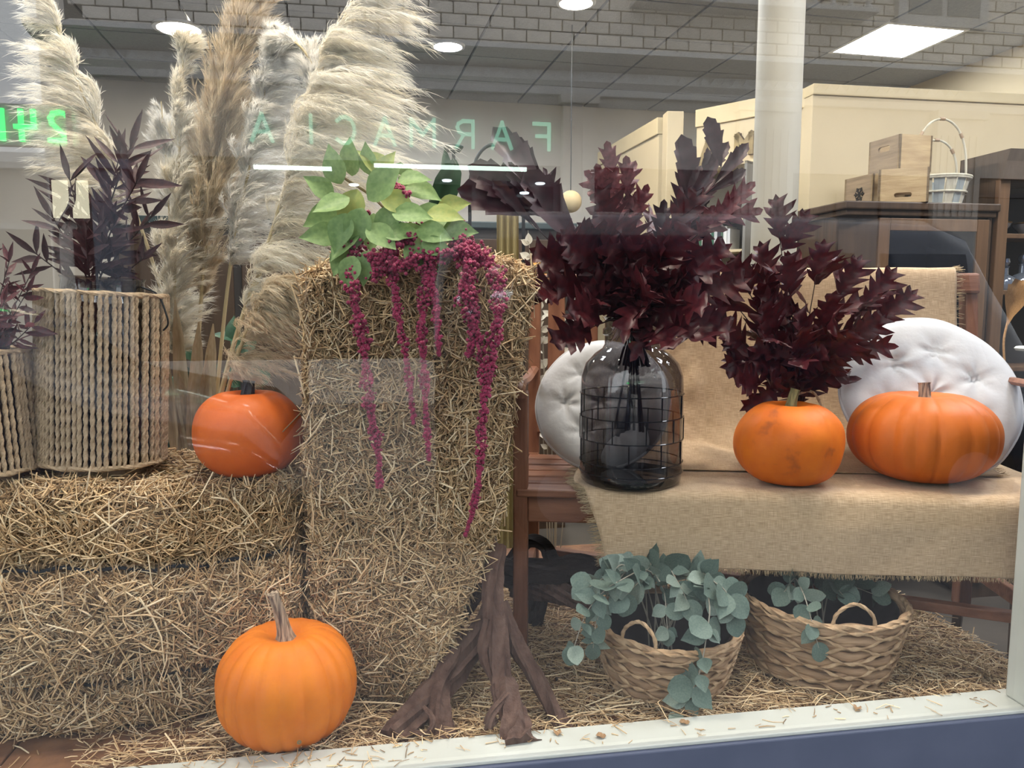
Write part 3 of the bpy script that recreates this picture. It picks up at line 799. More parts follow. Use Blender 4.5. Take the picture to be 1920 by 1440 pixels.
# ================================================================== LEAVES
def leaf_mesh(name, rows, m, fold=.25, curl=.0, wave=.0, seed=0, width=1.0, jag=0):
    """rows of (s, half width, forward shift of the edge) along +Y; face +Z; length 1"""
    V, Fq = [], []; c5 = (-1, -.5, 0, .5, 1)
    for (s, w, fw) in rows:
        for c in c5:
            jt = 1.0 if jag == 0 else 1 + jag * noise.noise(Vector((s * 7.3, c * 2.1 + seed * 5, seed)))
            x = c * w * width * jt; y = s + fw * abs(c) * (2 * jt - 1); z = abs(x) * fold + curl * y * y + wave * noise.noise(Vector((x * 6, y * 5, seed)))
            V.append((x, y, z))
    for i in range(len(rows) - 1):
        for j in range(4):
            a = i * 5 + j; Fq.append((a, a + 1, a + 6, a + 5))
    return mesh_np(name, V, np.array(Fq), m, True)
LANCE = [(0, .008, 0), (.08, .03, 0), (.22, .075, 0), (.40, .095, 0), (.58, .085, 0), (.76, .055, 0), (.90, .025, 0), (1, .002, 0)]
OVATE = [(0, .01, 0), (.06, .12, 0), (.16, .23, 0), (.30, .31, 0), (.45, .32, 0), (.60, .27, 0), (.75, .18, 0), (.88, .08, 0), (1, .002, 0)]
ROUND = [(0, .01, 0), (.03, .16, 0), (.10, .30, 0), (.25, .43, 0), (.45, .50, 0), (.65, .46, 0), (.82, .33, 0), (.94, .16, 0), (1, .01, 0)]
OAK = [(0, .012, 0), (.06, .05, 0), (.14, .20, .03), (.22, .26, .09), (.27, .12, .01), (.36, .25, .05), (.45, .37, .12), (.50, .16, .01), (.58, .27, .05), (.68, .35, .11), (.71, .13, .01), (.80, .18, .04), (.86, .22, .09), (.89, .07, 0), (1, .002, 0)]
OAK2 = [(0, .012, 0), (.05, .04, 0), (.18, .12, .04), (.30, .22, .09), (.33, .10, .01), (.46, .20, .06), (.56, .28, .10), (.60, .12, .01), (.72, .19, .06), (.80, .23, .09), (.83, .09, .0), (.93, .08, .02), (1.02, .002, 0)]
FOLDED = [(0, .012, 0), (.15, .05, 0), (.35, .10, 0), (.55, .13, .0), (.66, .17, .03), (.70, .13, 0), (.82, .15, .03), (.87, .11, 0), (.94, .10, .02), (1.0, .05, .0), (1.06, .002, 0)]

def grow(parent, path, leaves, n, size, rr, spread=.9, start=.25, face=None, stem_r=.0025, stem_m=None, tipleaf=True, pair=False, sj=.3, name='leaf'):
    """a stem along the path with leaves set along it"""
    pts = spline(path, 26)
    MB().tube(pts, [stem_r * (1 - .6 * i / 25) for i in range(26)], 6).build('stem', stem_m, parent, True)
    for k in range(n):
        a = start + (1 - start) * (k + rr.uniform(.1, .9)) / n
        i = min(int(a * 25), 24); p = pts[i]; d = (pts[i + 1] - pts[i]).normalized()
        for sgn in ((1, -1) if pair else (1,)):
            side = Vector((rr.gauss(0, 1), rr.gauss(0, .7), rr.gauss(0, 1))); side -= d * side.dot(d); side.normalize()
            if pair:
                if sgn == 1: s0 = side
                else: side = -s0
            y = d * (1 - spread * .6) + side * spread
            z = (face if face is not None else Vector((0, -1, .3))) + Vector((rr.gauss(0, .5), rr.gauss(0, .4), rr.gauss(0, .5)))
            inst(name, leaves[rr.randrange(len(leaves))], parent, p, y, z, size * rr.uniform(1 - sj, 1 + sj))
    if tipleaf:
        inst(name, leaves[0], parent, pts[-2], (pts[-1] - pts[-3]), (face if face is not None else Vector((0, -1, .2))), size * 1.05)

# dark foliage standing in the rope lanterns
m_plum = mat('dark_plum_leaf', (.040, .014, .018), .5, (.070, .022, .024), nscale=10, trans=.12)
m_plums = mat('plum_stem', (.035, .015, .015), .6)
LL = [leaf_mesh('leaf', LANCE, m_plum, .35, c, .02, i, w) for i, (c, w) in enumerate(((.08, 1.0), (-.10, .9), (.18, .8), (-.02, 1.15)))]
rr = random.Random(12)
base1 = pl + Vector((0, 0, .36))
t = thing('dark_foliage', 'dark plum narrow leaved foliage standing in the tall rope lantern', 'foliage', base1)
for tip, n, sz in (((250, 262, 1.72), 34, .088), ((262, 330, 1.66), 30, .085), ((290, 400, 1.74), 22, .075), ((225, 290, 1.8), 22, .08), ((128, 325, 1.74), 24, .078), ((95, 400, 1.68), 18, .072), ((160, 440, 1.66), 18, .07), ((275, 480, 1.72), 16, .06), ((60, 470, 1.7), 12, .07)):
    q = at(*tip) - base1; mid = Vector((q.x * .35, q.y * .4, q.z * .55))
    grow(t, [(0, 0, -.25), (q.x * .08, q.y * .1, .05), mid, q], LL, n, sz, rr, .75, .45, stem_r=.003, stem_m=m_plums)
base2 = pl2 + Vector((0, 0, .24))
t = thing('dark_foliage', 'dark red twiggy foliage standing in the shorter rope lantern', 'foliage', base2)
m_red = mat('deep_red_twig_leaf', (.10, .012, .020), .5, (.05, .012, .018), nscale=12, trans=.1)
LR = [leaf_mesh('leaf', LANCE, m_red, .3, c, .02, i, 1.2) for i, c in enumerate((.1, -.1, .2))]
for tip, n in (((20, 480, 1.6), 26), ((55, 540, 1.6), 22), ((70, 600, 1.58), 20), ((-30, 470, 1.62), 20), ((10, 560, 1.55), 22), ((65, 500, 1.65), 16), ((-60, 560, 1.6), 12)):
    q = at(*tip) - base2
    grow(t, [(0, 0, -.2), (q.x * .1, q.y * .1, .03), q * .55, q], LR, n, .045, rr, .8, .4, stem_r=.0022, stem_m=m_plums)

# ================================================================== PAMPAS GRASS
m_pampas = mat_attr('pampas_hair', .8, .15, trans=.45)
m_reed = mat('pampas_stem', (.62, .52, .32), .6, (.50, .40, .23), nscale=8, stretch=(6, 6, .6))
PC = {'cream': ((.97, .94, .87), (.89, .82, .68)), 'tan': ((.84, .74, .58), (.70, .57, .41)), 'white': ((.97, .96, .94), (.88, .84, .77))}
def pampas(label, pts, s0, wid, droop, kind, nb, seed, hairs=85, hl=.030, side=None, stem_r=.006, spread=.62):
    rs = np.random.RandomState(seed); base = Vector(pts[0])
    t = thing('pampas_grass', label, 'pampas grass', base, 0, 'pampas plumes behind the low bale')
    ax = spline([Vector(p) - base for p in pts], 80)
    MB().tube(ax, [stem_r * (1 - .65 * i / 79) for i in range(80)], 8).build('stem', m_reed, t, True)
    A = np.array([tuple(p) for p in ax]); dr = np.array(droop, dtype=float)
    s = s0 + (1 - s0) * np.sort(rs.beta(1.0, 1.05, nb)); fi = s * 78; i0 = fi.astype(int); fr = (fi - i0)[:, None]
    P0 = A[i0] * (1 - fr) + A[i0 + 1] * fr; T = nrm(A[i0 + 1] - A[i0])
    ncl = max(8, nb // 6); cl = rs.randint(0, ncl, nb); rc = rs.normal(size=(ncl, 3)); sc_ = s0 + (1 - s0) * np.sort(rs.beta(1.0, 1.05, ncl))
    s = np.clip(sc_[cl] + rs.normal(0, .012, nb), s0, .995); fi = s * 78; i0 = fi.astype(int); fr = (fi - i0)[:, None]
    P0 = A[i0] * (1 - fr) + A[i0 + 1] * fr; T = nrm(A[i0 + 1] - A[i0])
    rad = rc[cl] + rs.normal(0, .38, (nb, 3))
    if side is not None: rad += np.array(side)
    rad = nrm(rad - T * (rad * T).sum(1)[:, None])
    q = (s - s0) / (1 - s0)
    env = np.clip(np.minimum(q * 5 + .35, 1.0), 0, 1) * np.clip(1.12 - q ** 1.6 * .85, .12, 1)
    L = wid * env * rs.uniform(.75, 1.25, ncl)[cl] * rs.uniform(.65, 1.15, nb)
    D = nrm(T * (.95 - spread * .45) + rad * spread * rs.uniform(.45, 1.15, (nb, 1)))
    K = 9; tt = np.linspace(0, 1, K)
    path = P0[:, None] + D[:, None] * (L[:, None] * tt)[..., None] + dr[None, None] * (L[:, None] * tt ** 2.2)[..., None]
    c1, c2 = (np.array(c) for c in PC[kind])
    mixb = rs.uniform(0, 1, (nb, 1)); cb = c1 * mixb + c2 * (1 - mixb)
    # hairs
    nh = nb * hairs
    b = np.repeat(np.arange(nb), hairs); u = rs.uniform(.0, 1, nh) ** .8; ki = np.minimum((u * (K - 1)).astype(int), K - 2); kf = (u * (K - 1) - ki)[:, None]
    S = path[b, ki] * (1 - kf) + path[b, ki + 1] * kf; TG = nrm(path[b, ki + 1] - path[b, ki])
    HD = nrm(TG + rs.normal(0, .26, (nh, 3)) + dr * .25)
    HL = hl * rs.uniform(.5, 1.25, nh)
    W = nrm(np.cross(HD, rs.normal(size=(nh, 3)))) * rs.uniform(.00035, .0007, (nh, 1))
    mid = S + HD * (HL * .55)[:, None] + W * rs.normal(0, 2, (nh, 1)); end = S + HD * HL[:, None] + dr * (HL * .25)[:, None]
    V = np.stack([S - W, S + W, mid + W * .8, mid - W * .8, end], 1).reshape(-1, 3)
    o = np.arange(nh)[:, None] * 5
    Ft = np.concatenate([o + np.array([[0, 1, 2]]), o + np.array([[0, 2, 3]]), o + np.array([[3, 2, 4]])])
    hc = cb[b] * rs.uniform(.85, 1.12, (nh, 1))
    # branchlets
    Wb = nrm(np.cross(D, rs.normal(size=(nb, 3)))) * .0008
    VB = np.stack([path - Wb[:, None] * (1 - .7 * tt)[None, :, None], path + Wb[:, None] * (1 - .7 * tt)[None, :, None]], 2).reshape(-1, 3)
    fb_ = []
    ob = (np.arange(nb) * K * 2)[:, None]
    for k in range(K - 1):
        a = ob + 2 * k
        fb_.append(np.concatenate([a, a + 1, a + 3], 1)); fb_.append(np.concatenate([a, a + 3, a + 2], 1))
    FB = np.concatenate(fb_) + len(V)
    me = mesh_np('plume', np.concatenate([V, VB]), np.concatenate([Ft, FB]), m_pampas, True,
                 np.concatenate([np.repeat(hc, 5, axis=0), np.repeat(cb * .8, K * 2, axis=0)]))
    obj('plume', me, t)
    return t
def px(*a): return [at(*q) for q in a]
pampas('pampas plume leaning to the left edge above the tall rope lantern', px((372, 850, 2.0), (330, 640, 2.0), (262, 420, 1.98), (205, 290, 1.95), (140, 140, 1.92), (80, -25, 1.9)), .36, .15, (-.40, 0, -.30), 'cream', 360, 1, side=(-.8, -.3, 0))
pampas('straight cream pampas plume rising to the warm downlight', px((345, 855, 2.02), (330, 640, 2.0), (328, 480, 1.98), (336, 300, 1.97), (345, 65, 1.96)), .22, .115, (.32, -.05, -.20), 'cream', 480, 2, hl=.032)
pampas('thick tan pampas plume reaching the top edge left of the white one', px((362, 840, 2.04), (372, 640, 2.02), (388, 430, 2.0), (412, 230, 1.98), (452, 60, 1.97), (500, -60, 1.96)), .28, .125, (.06, 0, .06), 'tan', 760, 3, hl=.034, spread=.50)
pampas('white pampas plume between the tan plume and the big arching one', px((398, 850, 1.98), (412, 680, 1.98), (432, 500, 1.98), (462, 340, 1.98), (492, 200, 1.97), (512, 50, 1.96)), .40, .135, (.30, 0, -.34), 'white', 520, 4)
pampas('largest pampas plume arching over to the right with long drooping strands', px((385, 860, 1.92), (440, 640, 1.92), (505, 450, 1.90), (560, 270, 1.88), (620, 90, 1.86), (705, -90, 1.84)), .26, .225, (.60, -.03, -.62), 'cream', 600, 5, hairs=110, hl=.034, side=(1.0, -.4, .25), stem_r=.007)
pampas('short curling pampas plume between the white and the largest plume', px((470, 560, 1.96), (520, 420, 1.95), (572, 260, 1.94), (592, 150, 1.93), (560, 85, 1.92), (510, 75, 1.91)), .45, .07, (.05, 0, -.2), 'white', 200, 6, hl=.025)
pampas('low tan pampas plume spilling over the upright bale', px((395, 870, 1.86), (420, 760, 1.85), (455, 640, 1.80), (500, 560, 1.76), (560, 530, 1.72)), .35, .14, (.45, -.05, -.55), 'tan', 320, 7, side=(.8, -.4, .2))
pampas('small lilac white pampas tuft left of the straight cream plume', px((338, 855, 2.06), (325, 620, 2.05), (316, 380, 2.04), (302, 190, 2.02)), .66, .05, (-.1, 0, .05), 'white', 150, 8, hl=.022, stem_r=.004)
# dry sheath leaves round the stems
m_sheath = mat('dry_sheath_leaf', (.55, .46, .32), .7, (.42, .33, .2), nscale=6, stretch=(8, 1, 8), trans=.2)
SH = leaf_mesh('leaf', [(0, .02, 0), (.2, .05, 0), (.5, .055, 0), (.8, .035, 0), (1, .004, 0)], m_sheath, .5, .12, .02, 3)
t = thing('dry_reed_leaves', 'bundle of dry pale reed leaves between the tall rope lantern and the smooth pumpkin', 'dry leaves', at(352, 850, 1.98))
for k, (x0, y0, x1, y1) in enumerate(((330, 860, 318, 600), (345, 865, 300, 640), (360, 862, 380, 600), (350, 860, 352, 560), (372, 860, 400, 660), (366, 858, 340, 690), (335, 862, 322, 740), (380, 855, 415, 600))):
    a, b = at(x0, y0, 1.96 + .01 * k), at(x1, y1, 1.96)
    inst('leaf', SH, t, a - Vector(t.location), b - a, (0.2 * (k % 3 - 1), -1, .1), (b - a).length)

# ================================================================== AMARANTH ON THE UPRIGHT BALE
rr = random.Random(40)
m_leafg = mat('fresh_green_leaf', (.27, .40, .15), .5, (.19, .31, .11), nscale=9, trans=.2)
m_leafy = mat('yellow_green_leaf', (.42, .46, .14), .5, (.32, .40, .12), nscale=9, trans=.2)
m_amar = mat('crimson_amaranth', (.36, .020, .085), .75, (.22, .010, .050), nscale=40, bump=.5, bscale=120, sheen=.3)
m_amst = mat('amaranth_stalk', (.22, .16, .06), .6)
GL = [leaf_mesh('leaf', OVATE, m, .25, c, .04, i) for i, (m, c) in enumerate(((m_leafg, -.18), (m_leafg, .1), (m_leafy, -.25), (m_leafg, -.3)))]
bA = Vector((-.20, 1.76, .985))
t = thing('amaranth_bunch', 'amaranth bunch with green leaves and hanging crimson tassels on the upright bale', 'flowers', bA)
for (x, y, Y, tx, ty, s) in ((640, 345, 1.70, 620, 300, .07), (690, 375, 1.63, 735, 330, .088), (670, 355, 1.64, 645, 430, .085), (640, 390, 1.66, 600, 410, .075), (670, 420, 1.62, 640, 470, .08), (700, 400, 1.64, 700, 450, .075), (730, 330, 1.72, 700, 300, .07),
                             (760, 350, 1.7, 800, 360, .07), (770, 400, 1.66, 840, 410, .085), (750, 420, 1.64, 790, 470, .075), (800, 420, 1.66, 870, 445, .08), (720, 440, 1.6, 770, 430, .065), (650, 460, 1.62, 630, 510, .06), (690, 470, 1.6, 680, 520, .06),
                             (780, 360, 1.74, 760, 320, .06), (820, 390, 1.72, 860, 380, .06), (660, 330, 1.74, 660, 295, .07), (705, 345, 1.7, 720, 310, .065), (735, 385, 1.62, 720, 430, .07), (690, 420, 1.6, 730, 460, .07), (640, 440, 1.63, 610, 440, .07), (830, 430, 1.64, 880, 430, .06), (760, 460, 1.6, 800, 500, .06), (655, 370, 1.62, 625, 385, .07), (680, 390, 1.6, 660, 455, .075), (715, 365, 1.62, 760, 385, .07), (735, 400, 1.6, 790, 400, .07), (780, 430, 1.6, 830, 440, .065), (650, 400, 1.6, 630, 455, .07), (745, 340, 1.68, 780, 330, .06), (800, 400, 1.64, 850, 400, .065), (665, 480, 1.585, 650, 520, .06), (625, 370, 1.68, 600, 350, .06), (700, 330, 1.72, 690, 300, .06), (790, 455, 1.59, 850, 470, .055)):
    a, b = at(x, y, Y), at(tx, ty, Y - .015)
    inst('leaf', GL[rr.randrange(4)], t, a - bA, b - a, Vector((rr.gauss(0, .35), -1, rr.uniform(.2, .9))), s * 1.22)
for tip in ((640, 330), (720, 320), (800, 390), (850, 420), (680, 400)):
    q = at(tip[0], tip[1], 1.70) - bA
    MB().tube(spline([(0, .02, -.03), q * .5 + Vector((0, 0, .02)), q], 12), .003, 6).build('stalk', m_amst, t, True)
ico = bmesh.new(); bmesh.ops.create_icosphere(ico, subdivisions=1, radius=1.0)
ICV = np.array([tuple(v.co) for v in ico.verts]); ico.verts.index_update(); ICF = np.array([[v.index for v in f.verts] for f in ico.faces]); ico.free()
def tassel(parent, path, r0, r1, nblob, seed, m=m_amar, blob=.0045):
    rs = np.random.RandomState(seed); A = np.array([tuple(p) for p in spline(path, 60)])
    s = rs.uniform(0, 1, nblob); i = np.minimum((s * 59).astype(int), 58)
    rad = 1.25 * (r0 * (1 - s) + r1 * s) * (.75 + .35 * np.sin(s * 37 + seed)) * (1 - .5 * s ** 8)
    off = nrm(rs.normal(size=(nblob, 3))) * (rad * rs.uniform(.3, 1.0, nblob))[:, None]
    C = A[i] + (A[i + 1] - A[i]) * (s * 59 - i)[:, None] + off; br = blob * rs.uniform(.6, 1.2, nblob)
    V = (C[:, None] + ICV[None] * br[:, None, None]).reshape(-1, 3); Fq = (np.arange(nblob)[:, None, None] * len(ICV) + ICF[None]).reshape(-1, 3)
    obj('tassel', mesh_np('tassel', V, Fq, m, False), parent)
YF = 1.575
for k, (pts, r0, r1, nb) in enumerate((
        (((690, 400, 1.66), (662, 480, 1.60), (664, 560, YF), (682, 650, YF), (692, 760, YF), (708, 840, YF), (712, 916, YF)), .022, .010, 900),
        (((740, 440, 1.64), (738, 520, 1.60), (748, 600, YF), (765, 700, YF), (776, 795, YF)), .014, .006, 420),
        (((790, 420, 1.66), (800, 500, 1.60), (792, 600, YF), (796, 720, YF), (804, 862, YF)), .019, .007, 700),
        (((815, 430, 1.66), (808, 500, 1.60), (818, 580, YF), (823, 668, YF)), .012, .007, 350),
        (((860, 440, 1.66), (880, 490, 1.60), (870, 560, YF), (905, 660, YF), (905, 800, YF), (893, 930, YF), (872, 1005, YF)), .027, .005, 1000),
        (((860, 450, 1.66), (920, 500, 1.60), (935, 570, YF), (925, 660, YF), (912, 740, YF)), .024, .012, 650),
        (((840, 440, 1.65), (880, 500, 1.60), (890, 600, YF), (880, 665, YF)), .020, .012, 400),
        (((720, 350, 1.68), (745, 355, 1.64), (765, 365, 1.62)), .014, .010, 160), (((690, 480, 1.60), (740, 500, 1.585), (800, 480, 1.59), (880, 470, 1.60)), .020, .018, 600), (((700, 520, 1.59), (730, 470, 1.59), (780, 440, 1.6)), .014, .014, 320))):
    tassel(t, [at(*q) - bA for q in pts], r0, r1, nb, 60 + k)
# big dark green leaf standing behind the bale
m_banana = mat('dark_green_broad_leaf', (.020, .075, .030), .4, (.014, .05, .022), nscale=5, trans=.1)
t = thing('broad_leaf_plant', 'dark green broad leaf standing up behind the upright bale', 'plant', Vector((at(815, 520, 2.3).x, 2.3, 0)))
BR = leaf_mesh('leaf', [(0, .02, 0), (.15, .14, 0), (.4, .22, 0), (.65, .23, 0), (.85, .17, .0), (.95, .09, 0), (1, .03, 0)], m_banana, .5, .05, .03, 2)
b0 = Vector(t.location)
inst('leaf', BR, t, at(808, 420, 2.28) - b0, at(850, 300, 2.26) - at(808, 420, 2.28), (.45, -1, .1), (.17, .195, .2))
inst('leaf', BR, t, at(815, 400, 2.30) - b0, at(826, 290, 2.28) - at(815, 400, 2.30), (.9, -.4, .0), (.08, .185, .2))
MB().tube([(0, 0, 0), at(805, 700, 2.3) - b0, at(808, 420, 2.28) - b0], .007, 8).build('stalk', mat('green_stalk', (.05, .12, .04), .5), t, True)
MB().lathe([(.001, 0), (.08, 0), (.10, .16), (.10, .18), (.085, .18), (.08, .15), (.001, .15)], 28).build('pot', mat('grey_pot', (.25, .25, .25), .7), t, True)

# ================================================================== TWISTED VINE WOOD
m_vine = mat('vine_bark', (.075, .038, .028), .9, (.14, .082, .062), nscale=14, stretch=(3, 3, .35), bump=.9, bscale=26, detail=9)
def root(parent, path, rad, seed, name='root', m=m_vine, n=18, tw=.06):
    rr = random.Random(seed); k = 36; pts = spline(path, k)
    prof = [1 + .30 * math.sin(j * 2.1 + seed) * .6 + rr.uniform(-.2, .2) for j in range(n)]
    r_ = np.interp(np.linspace(0, 1, k), np.linspace(0, 1, len(rad)), rad)
    r_ = [a * (1 + .14 * noise.noise(Vector((i * .35, seed, 0)))) for i, a in enumerate(r_)]
    MB().tube(pts, r_, n, prof=prof, twist=tw).build(name, m, parent, True)
bV = Vector((at(975, 1400, 1.43).x, 1.43, .03))
t = thing('vine_root', 'dark twisted vine trunk with splayed roots standing between the upright bale and the bench leg', 'driftwood', bV)
def vp(*a): return [at(*q) - bV for q in a]
root(t, vp((930, 1020, 1.68), (922, 1100, 1.64), (930, 1180, 1.60), (940, 1260, 1.55), (948, 1320, 1.50)), [.019, .021, .023, .022, .020], 1, 'trunk')
root(t, vp((940, 1280, 1.53), (958, 1330, 1.49), (972, 1380, 1.44), (980, 1404, 1.41)), [.022, .026, .031, .033], 2)
root(t, vp((938, 1130, 1.64), (958, 1195, 1.62), (1000, 1265, 1.58), (1030, 1320, 1.54), (1058, 1372, 1.50)), [.014, .019, .018, .015, .014], 3)
root(t, vp((925, 1120, 1.66), (890, 1200, 1.64), (838, 1270, 1.60), (785, 1330, 1.54), (738, 1388, 1.47)), [.014, .024, .028, .030, .032], 4)
root(t, vp((858, 1165, 1.66), (852, 1220, 1.62), (826, 1280, 1.57), (822, 1330, 1.52), (832, 1392, 1.47)), [.013, .019, .018, .021, .025], 5)
root(t, vp((915, 1160, 1.60), (908, 1220, 1.58), (925, 1270, 1.55), (938, 1310, 1.52)), [.009, .012, .010, .009], 6)
root(t, vp((905, 1100, 1.68), (880, 1130, 1.70), (850, 1170, 1.70), (800, 1230, 1.68)), [.012, .02, .02, .012], 7)
root(t, vp((930, 1350, 1.46), (918, 1358, 1.44), (925, 1335, 1.45), (950, 1300, 1.49)), [.006, .010, .008, .006], 8)
root(t, vp((770, 1370, 1.47), (800, 1375, 1.45), (812, 1350, 1.46), (795, 1325, 1.49)), [.004, .005, .005, .004], 9)
root(t, vp((1050, 1330, 1.54), (1062, 1350, 1.51), (1075, 1372, 1.49)), [.004, .005, .003], 10)
m_blk = mat('blackened_wood', (.016, .010, .010), .85, (.03, .018, .015), nscale=12, stretch=(1, 3, 3), bump=.7)
bD = Vector((at(1040, 1150, 2.0).x, 2.0, 0))
t = thing('dark_driftwood', 'almost black gnarled branch lying under the bench behind the front leg', 'driftwood', bD)
root(t, [at(*q) - bD for q in ((900, 1050, 2.0), (960, 1070, 2.0), (1030, 1075, 1.98), (1090, 1062, 1.96), (1130, 1078, 1.94))], [.03, .038, .036, .030, .018], 21, 'branch', m_blk)
root(t, [at(*q) - bD for q in ((955, 1060, 2.02), (985, 1018, 2.02), (1020, 1022, 2.0), (1040, 1060, 2.0), (1060, 1100, 2.0))], [.018, .016, .016, .02, .022], 22, 'branch', m_blk)
root(t, [at(*q) - bD for q in ((1000, 1085, 2.0), (1005, 1130, 2.02), (1000, 1180, 2.03))] + [Vector((-.04, .03, .012))], [.03, .026, .02, .02], 23, 'branch', m_blk)
root(t, [at(*q) - bD for q in ((960, 1100, 2.0), (1040, 1112, 1.95), (1110, 1135, 1.90))], [.022, .025, .02], 24, 'branch', m_vine)

# ================================================================== BENCH
m_bench = mat('reddish_bench_wood', (.27, .115, .062), .5, (.17, .062, .030), nscale=3, stretch=(2, 14, 14), bump=.12, bscale=9)
m_benchv = mat('reddish_bench_wood_upright', (.27, .115, .062), .5, (.17, .062, .030), nscale=3, stretch=(14, 14, 2), bump=.12, bscale=9)
BL, BD, SZ = 1.27, .46, .430
bn = thing('garden_bench', 'reddish wooden garden bench draped with burlap behind the pumpkins', 'bench', OB, YAW_B)
lean = .075
def backy(z): return BD - .02 + lean * max(0, (z - SZ)) / .5
MB().span((-.018, -.0, 0), (.017, .045, .665), .004).build('leg', m_benchv, bn)
MB().span((BL - .035, 0, 0), (BL, .045, .665), .004).build('leg', m_benchv, bn)
for x in (-.018, BL - .035):
    g = MB().bar((x + .0175, BD + .01, 0), (x + .0175, BD + .01, SZ), .035, .05, up=(0, 1, 0), ch=.004)
    g.bar((x + .0175, backy(SZ) + .03, SZ - .02), (x + .0175, backy(.955) + .03, .945), .035, .045, up=(0, 1, 0), ch=.004)
    g.build('leg', m_benchv, bn)
    MB().tube(spline([(x + .0175, -.035, .655), (x + .0175, -.03, .672), (x + .0175, .02, .684), (x + .0175, .2, .676), (x + .0175, backy(.68) + .01, .678)], 20), .015, 8, prof=[1, .8, .62, .8]).build('armrest', m_bench, bn, True)
    MB().span((x + .004, .04, SZ - .085), (x + .03, BD, SZ - .022), .003).build('side_rail', m_bench, bn)
    MB().span((x + .006, .04, .11), (x + .028, BD, .15), .003).build('side_stretcher', m_bench, bn)
MB().span((.017, .012, SZ - .085), (BL - .035, .036, SZ - .002), .004).build('front_rail', m_bench, bn)
MB().bar((.05, BD - .02, .13), (BL - .05, .05, .13), .03, .025, ch=.003).build('stretcher', m_bench, bn)
for k in range(6):
    y = .028 + k * .074
    MB().span((-.01, y - .031, SZ - .020), (BL - .008, y + .031, SZ), .004).build('seat_slat', m_bench, bn)
MB().bar((-.02, backy(.93) + .012, .93), (BL + .002, backy(.93) + .012, .93), .028, .06, up=(0, .15, 1), ch=.008).build('top_rail', m_bench, bn)
MB().bar((.01, backy(.51) + .014, .51), (BL - .03, backy(.51) + .014, .51), .026, .045, up=(0, .15, 1), ch=.004).build('back_rail', m_bench, bn)
for k in range(12):
    x = .065 + k * .099
    MB().bar((x, backy(.53) + .014, .53), (x, backy(.90) + .014, .905), .05, .014, up=(0, 1, -.15), ch=.003).build('back_slat', m_benchv, bn)

# ================================================================== BURLAP
def burlap_mat():
    m, nt, b = nodes_of('burlap'); N, L = nt.nodes, nt.links
    uv = N.new('ShaderNodeUVMap'); cols = []
    fac = None
    for k, st in enumerate(((40, 760, 1), (760, 40, 1))):
        mp = N.new('ShaderNodeMapping'); mp.inputs['Scale'].default_value = st
        n = N.new('ShaderNodeTexNoise'); n.inputs['Scale'].default_value = 1.0; n.inputs['Detail'].default_value = 3
        L.new(uv.outputs[0], mp.inputs[0]); L.new(mp.outputs[0], n.inputs['Vector']); cols.append(n)
    ad = N.new('ShaderNodeMath'); ad.operation = 'ADD'
    L.new(cols[0].outputs['Fac'], ad.inputs[0]); L.new(cols[1].outputs['Fac'], ad.inputs[1])
    hf = N.new('ShaderNodeMix'); hf.inputs[0].default_value = .36; L.new(cols[0].outputs['Fac'], hf.inputs[2]); L.new(cols[1].outputs['Fac'], hf.inputs[3])
    r = N.new('ShaderNodeValToRGB'); r.color_ramp.elements[0].position = .36; r.color_ramp.elements[1].position = .64
    r.color_ramp.elements[0].color = (.38, .26, .155, 1); r.color_ramp.elements[1].color = (.68, .50, .33, 1)
    L.new(hf.outputs[0], r.inputs[0]); L.new(r.outputs[0], b.inputs['Base Color'])
    bp = N.new('ShaderNodeBump'); bp.inputs['Strength'].default_value = .5; bp.inputs['Distance'].default_value = .002
    L.new(hf.outputs[0], bp.inputs['Height']); L.new(bp.outputs[0], b.inputs['Normal'])
    b.inputs['Roughness'].default_value = .95; b.inputs['Specular IOR Level'].default_value = .1; b.inputs['Sheen Weight'].default_value = .15
    return m
m_burlap = burlap_mat()
m_thread = mat('burlap_thread', (.50, .37, .22), .9, (.36, .25, .14), nscale=30)
def cloth(name, parent, prof, x0f, x1f, nx, wr, m=m_burlap, off=.004):
    """a cloth laid along a profile of (y, z); x limits and wrinkle are functions of the arc share"""
    P2 = spline([(0, a, b) for a, b in prof], 90); ln = [0]
    for a, b in zip(P2[:-1], P2[1:]): ln.append(ln[-1] + (b - a).length)
    V, UVs = [], []
    for i, p in enumerate(P2):
        s = ln[i] / ln[-1]; tg = (P2[min(i + 1, 89)] - P2[max(i - 1, 0)]).normalized(); nn = Vector((0, tg.z, -tg.y))
        if nn.y > 0 and abs(nn.y) > abs(nn.z): nn = -nn
        if nn.z < 0 and abs(nn.z) >= abs(nn.y): nn = -nn
        for j in range(nx + 1):
            a = j / nx; x = x0f(s) * (1 - a) + x1f(s) * a
            q = Vector((x, p.y, p.z)) + nn * (off + wr(x, s)); V.append(tuple(q)); UVs.append((x, ln[i]))
    n1 = nx + 1
    Fq = [(i * n1 + j, i * n1 + j + 1, (i + 1) * n1 + j + 1, (i + 1) * n1 + j) for i in range(89) for j in range(nx)]
    o = obj(name, mesh_np(name, V, np.array(Fq), m, True, None, UVs), parent)
    sd = o.modifiers.new('thickness', 'SOLIDIFY'); sd.thickness = .0022; sd.offset = 1
    return np.array(V).reshape(90, n1, 3)
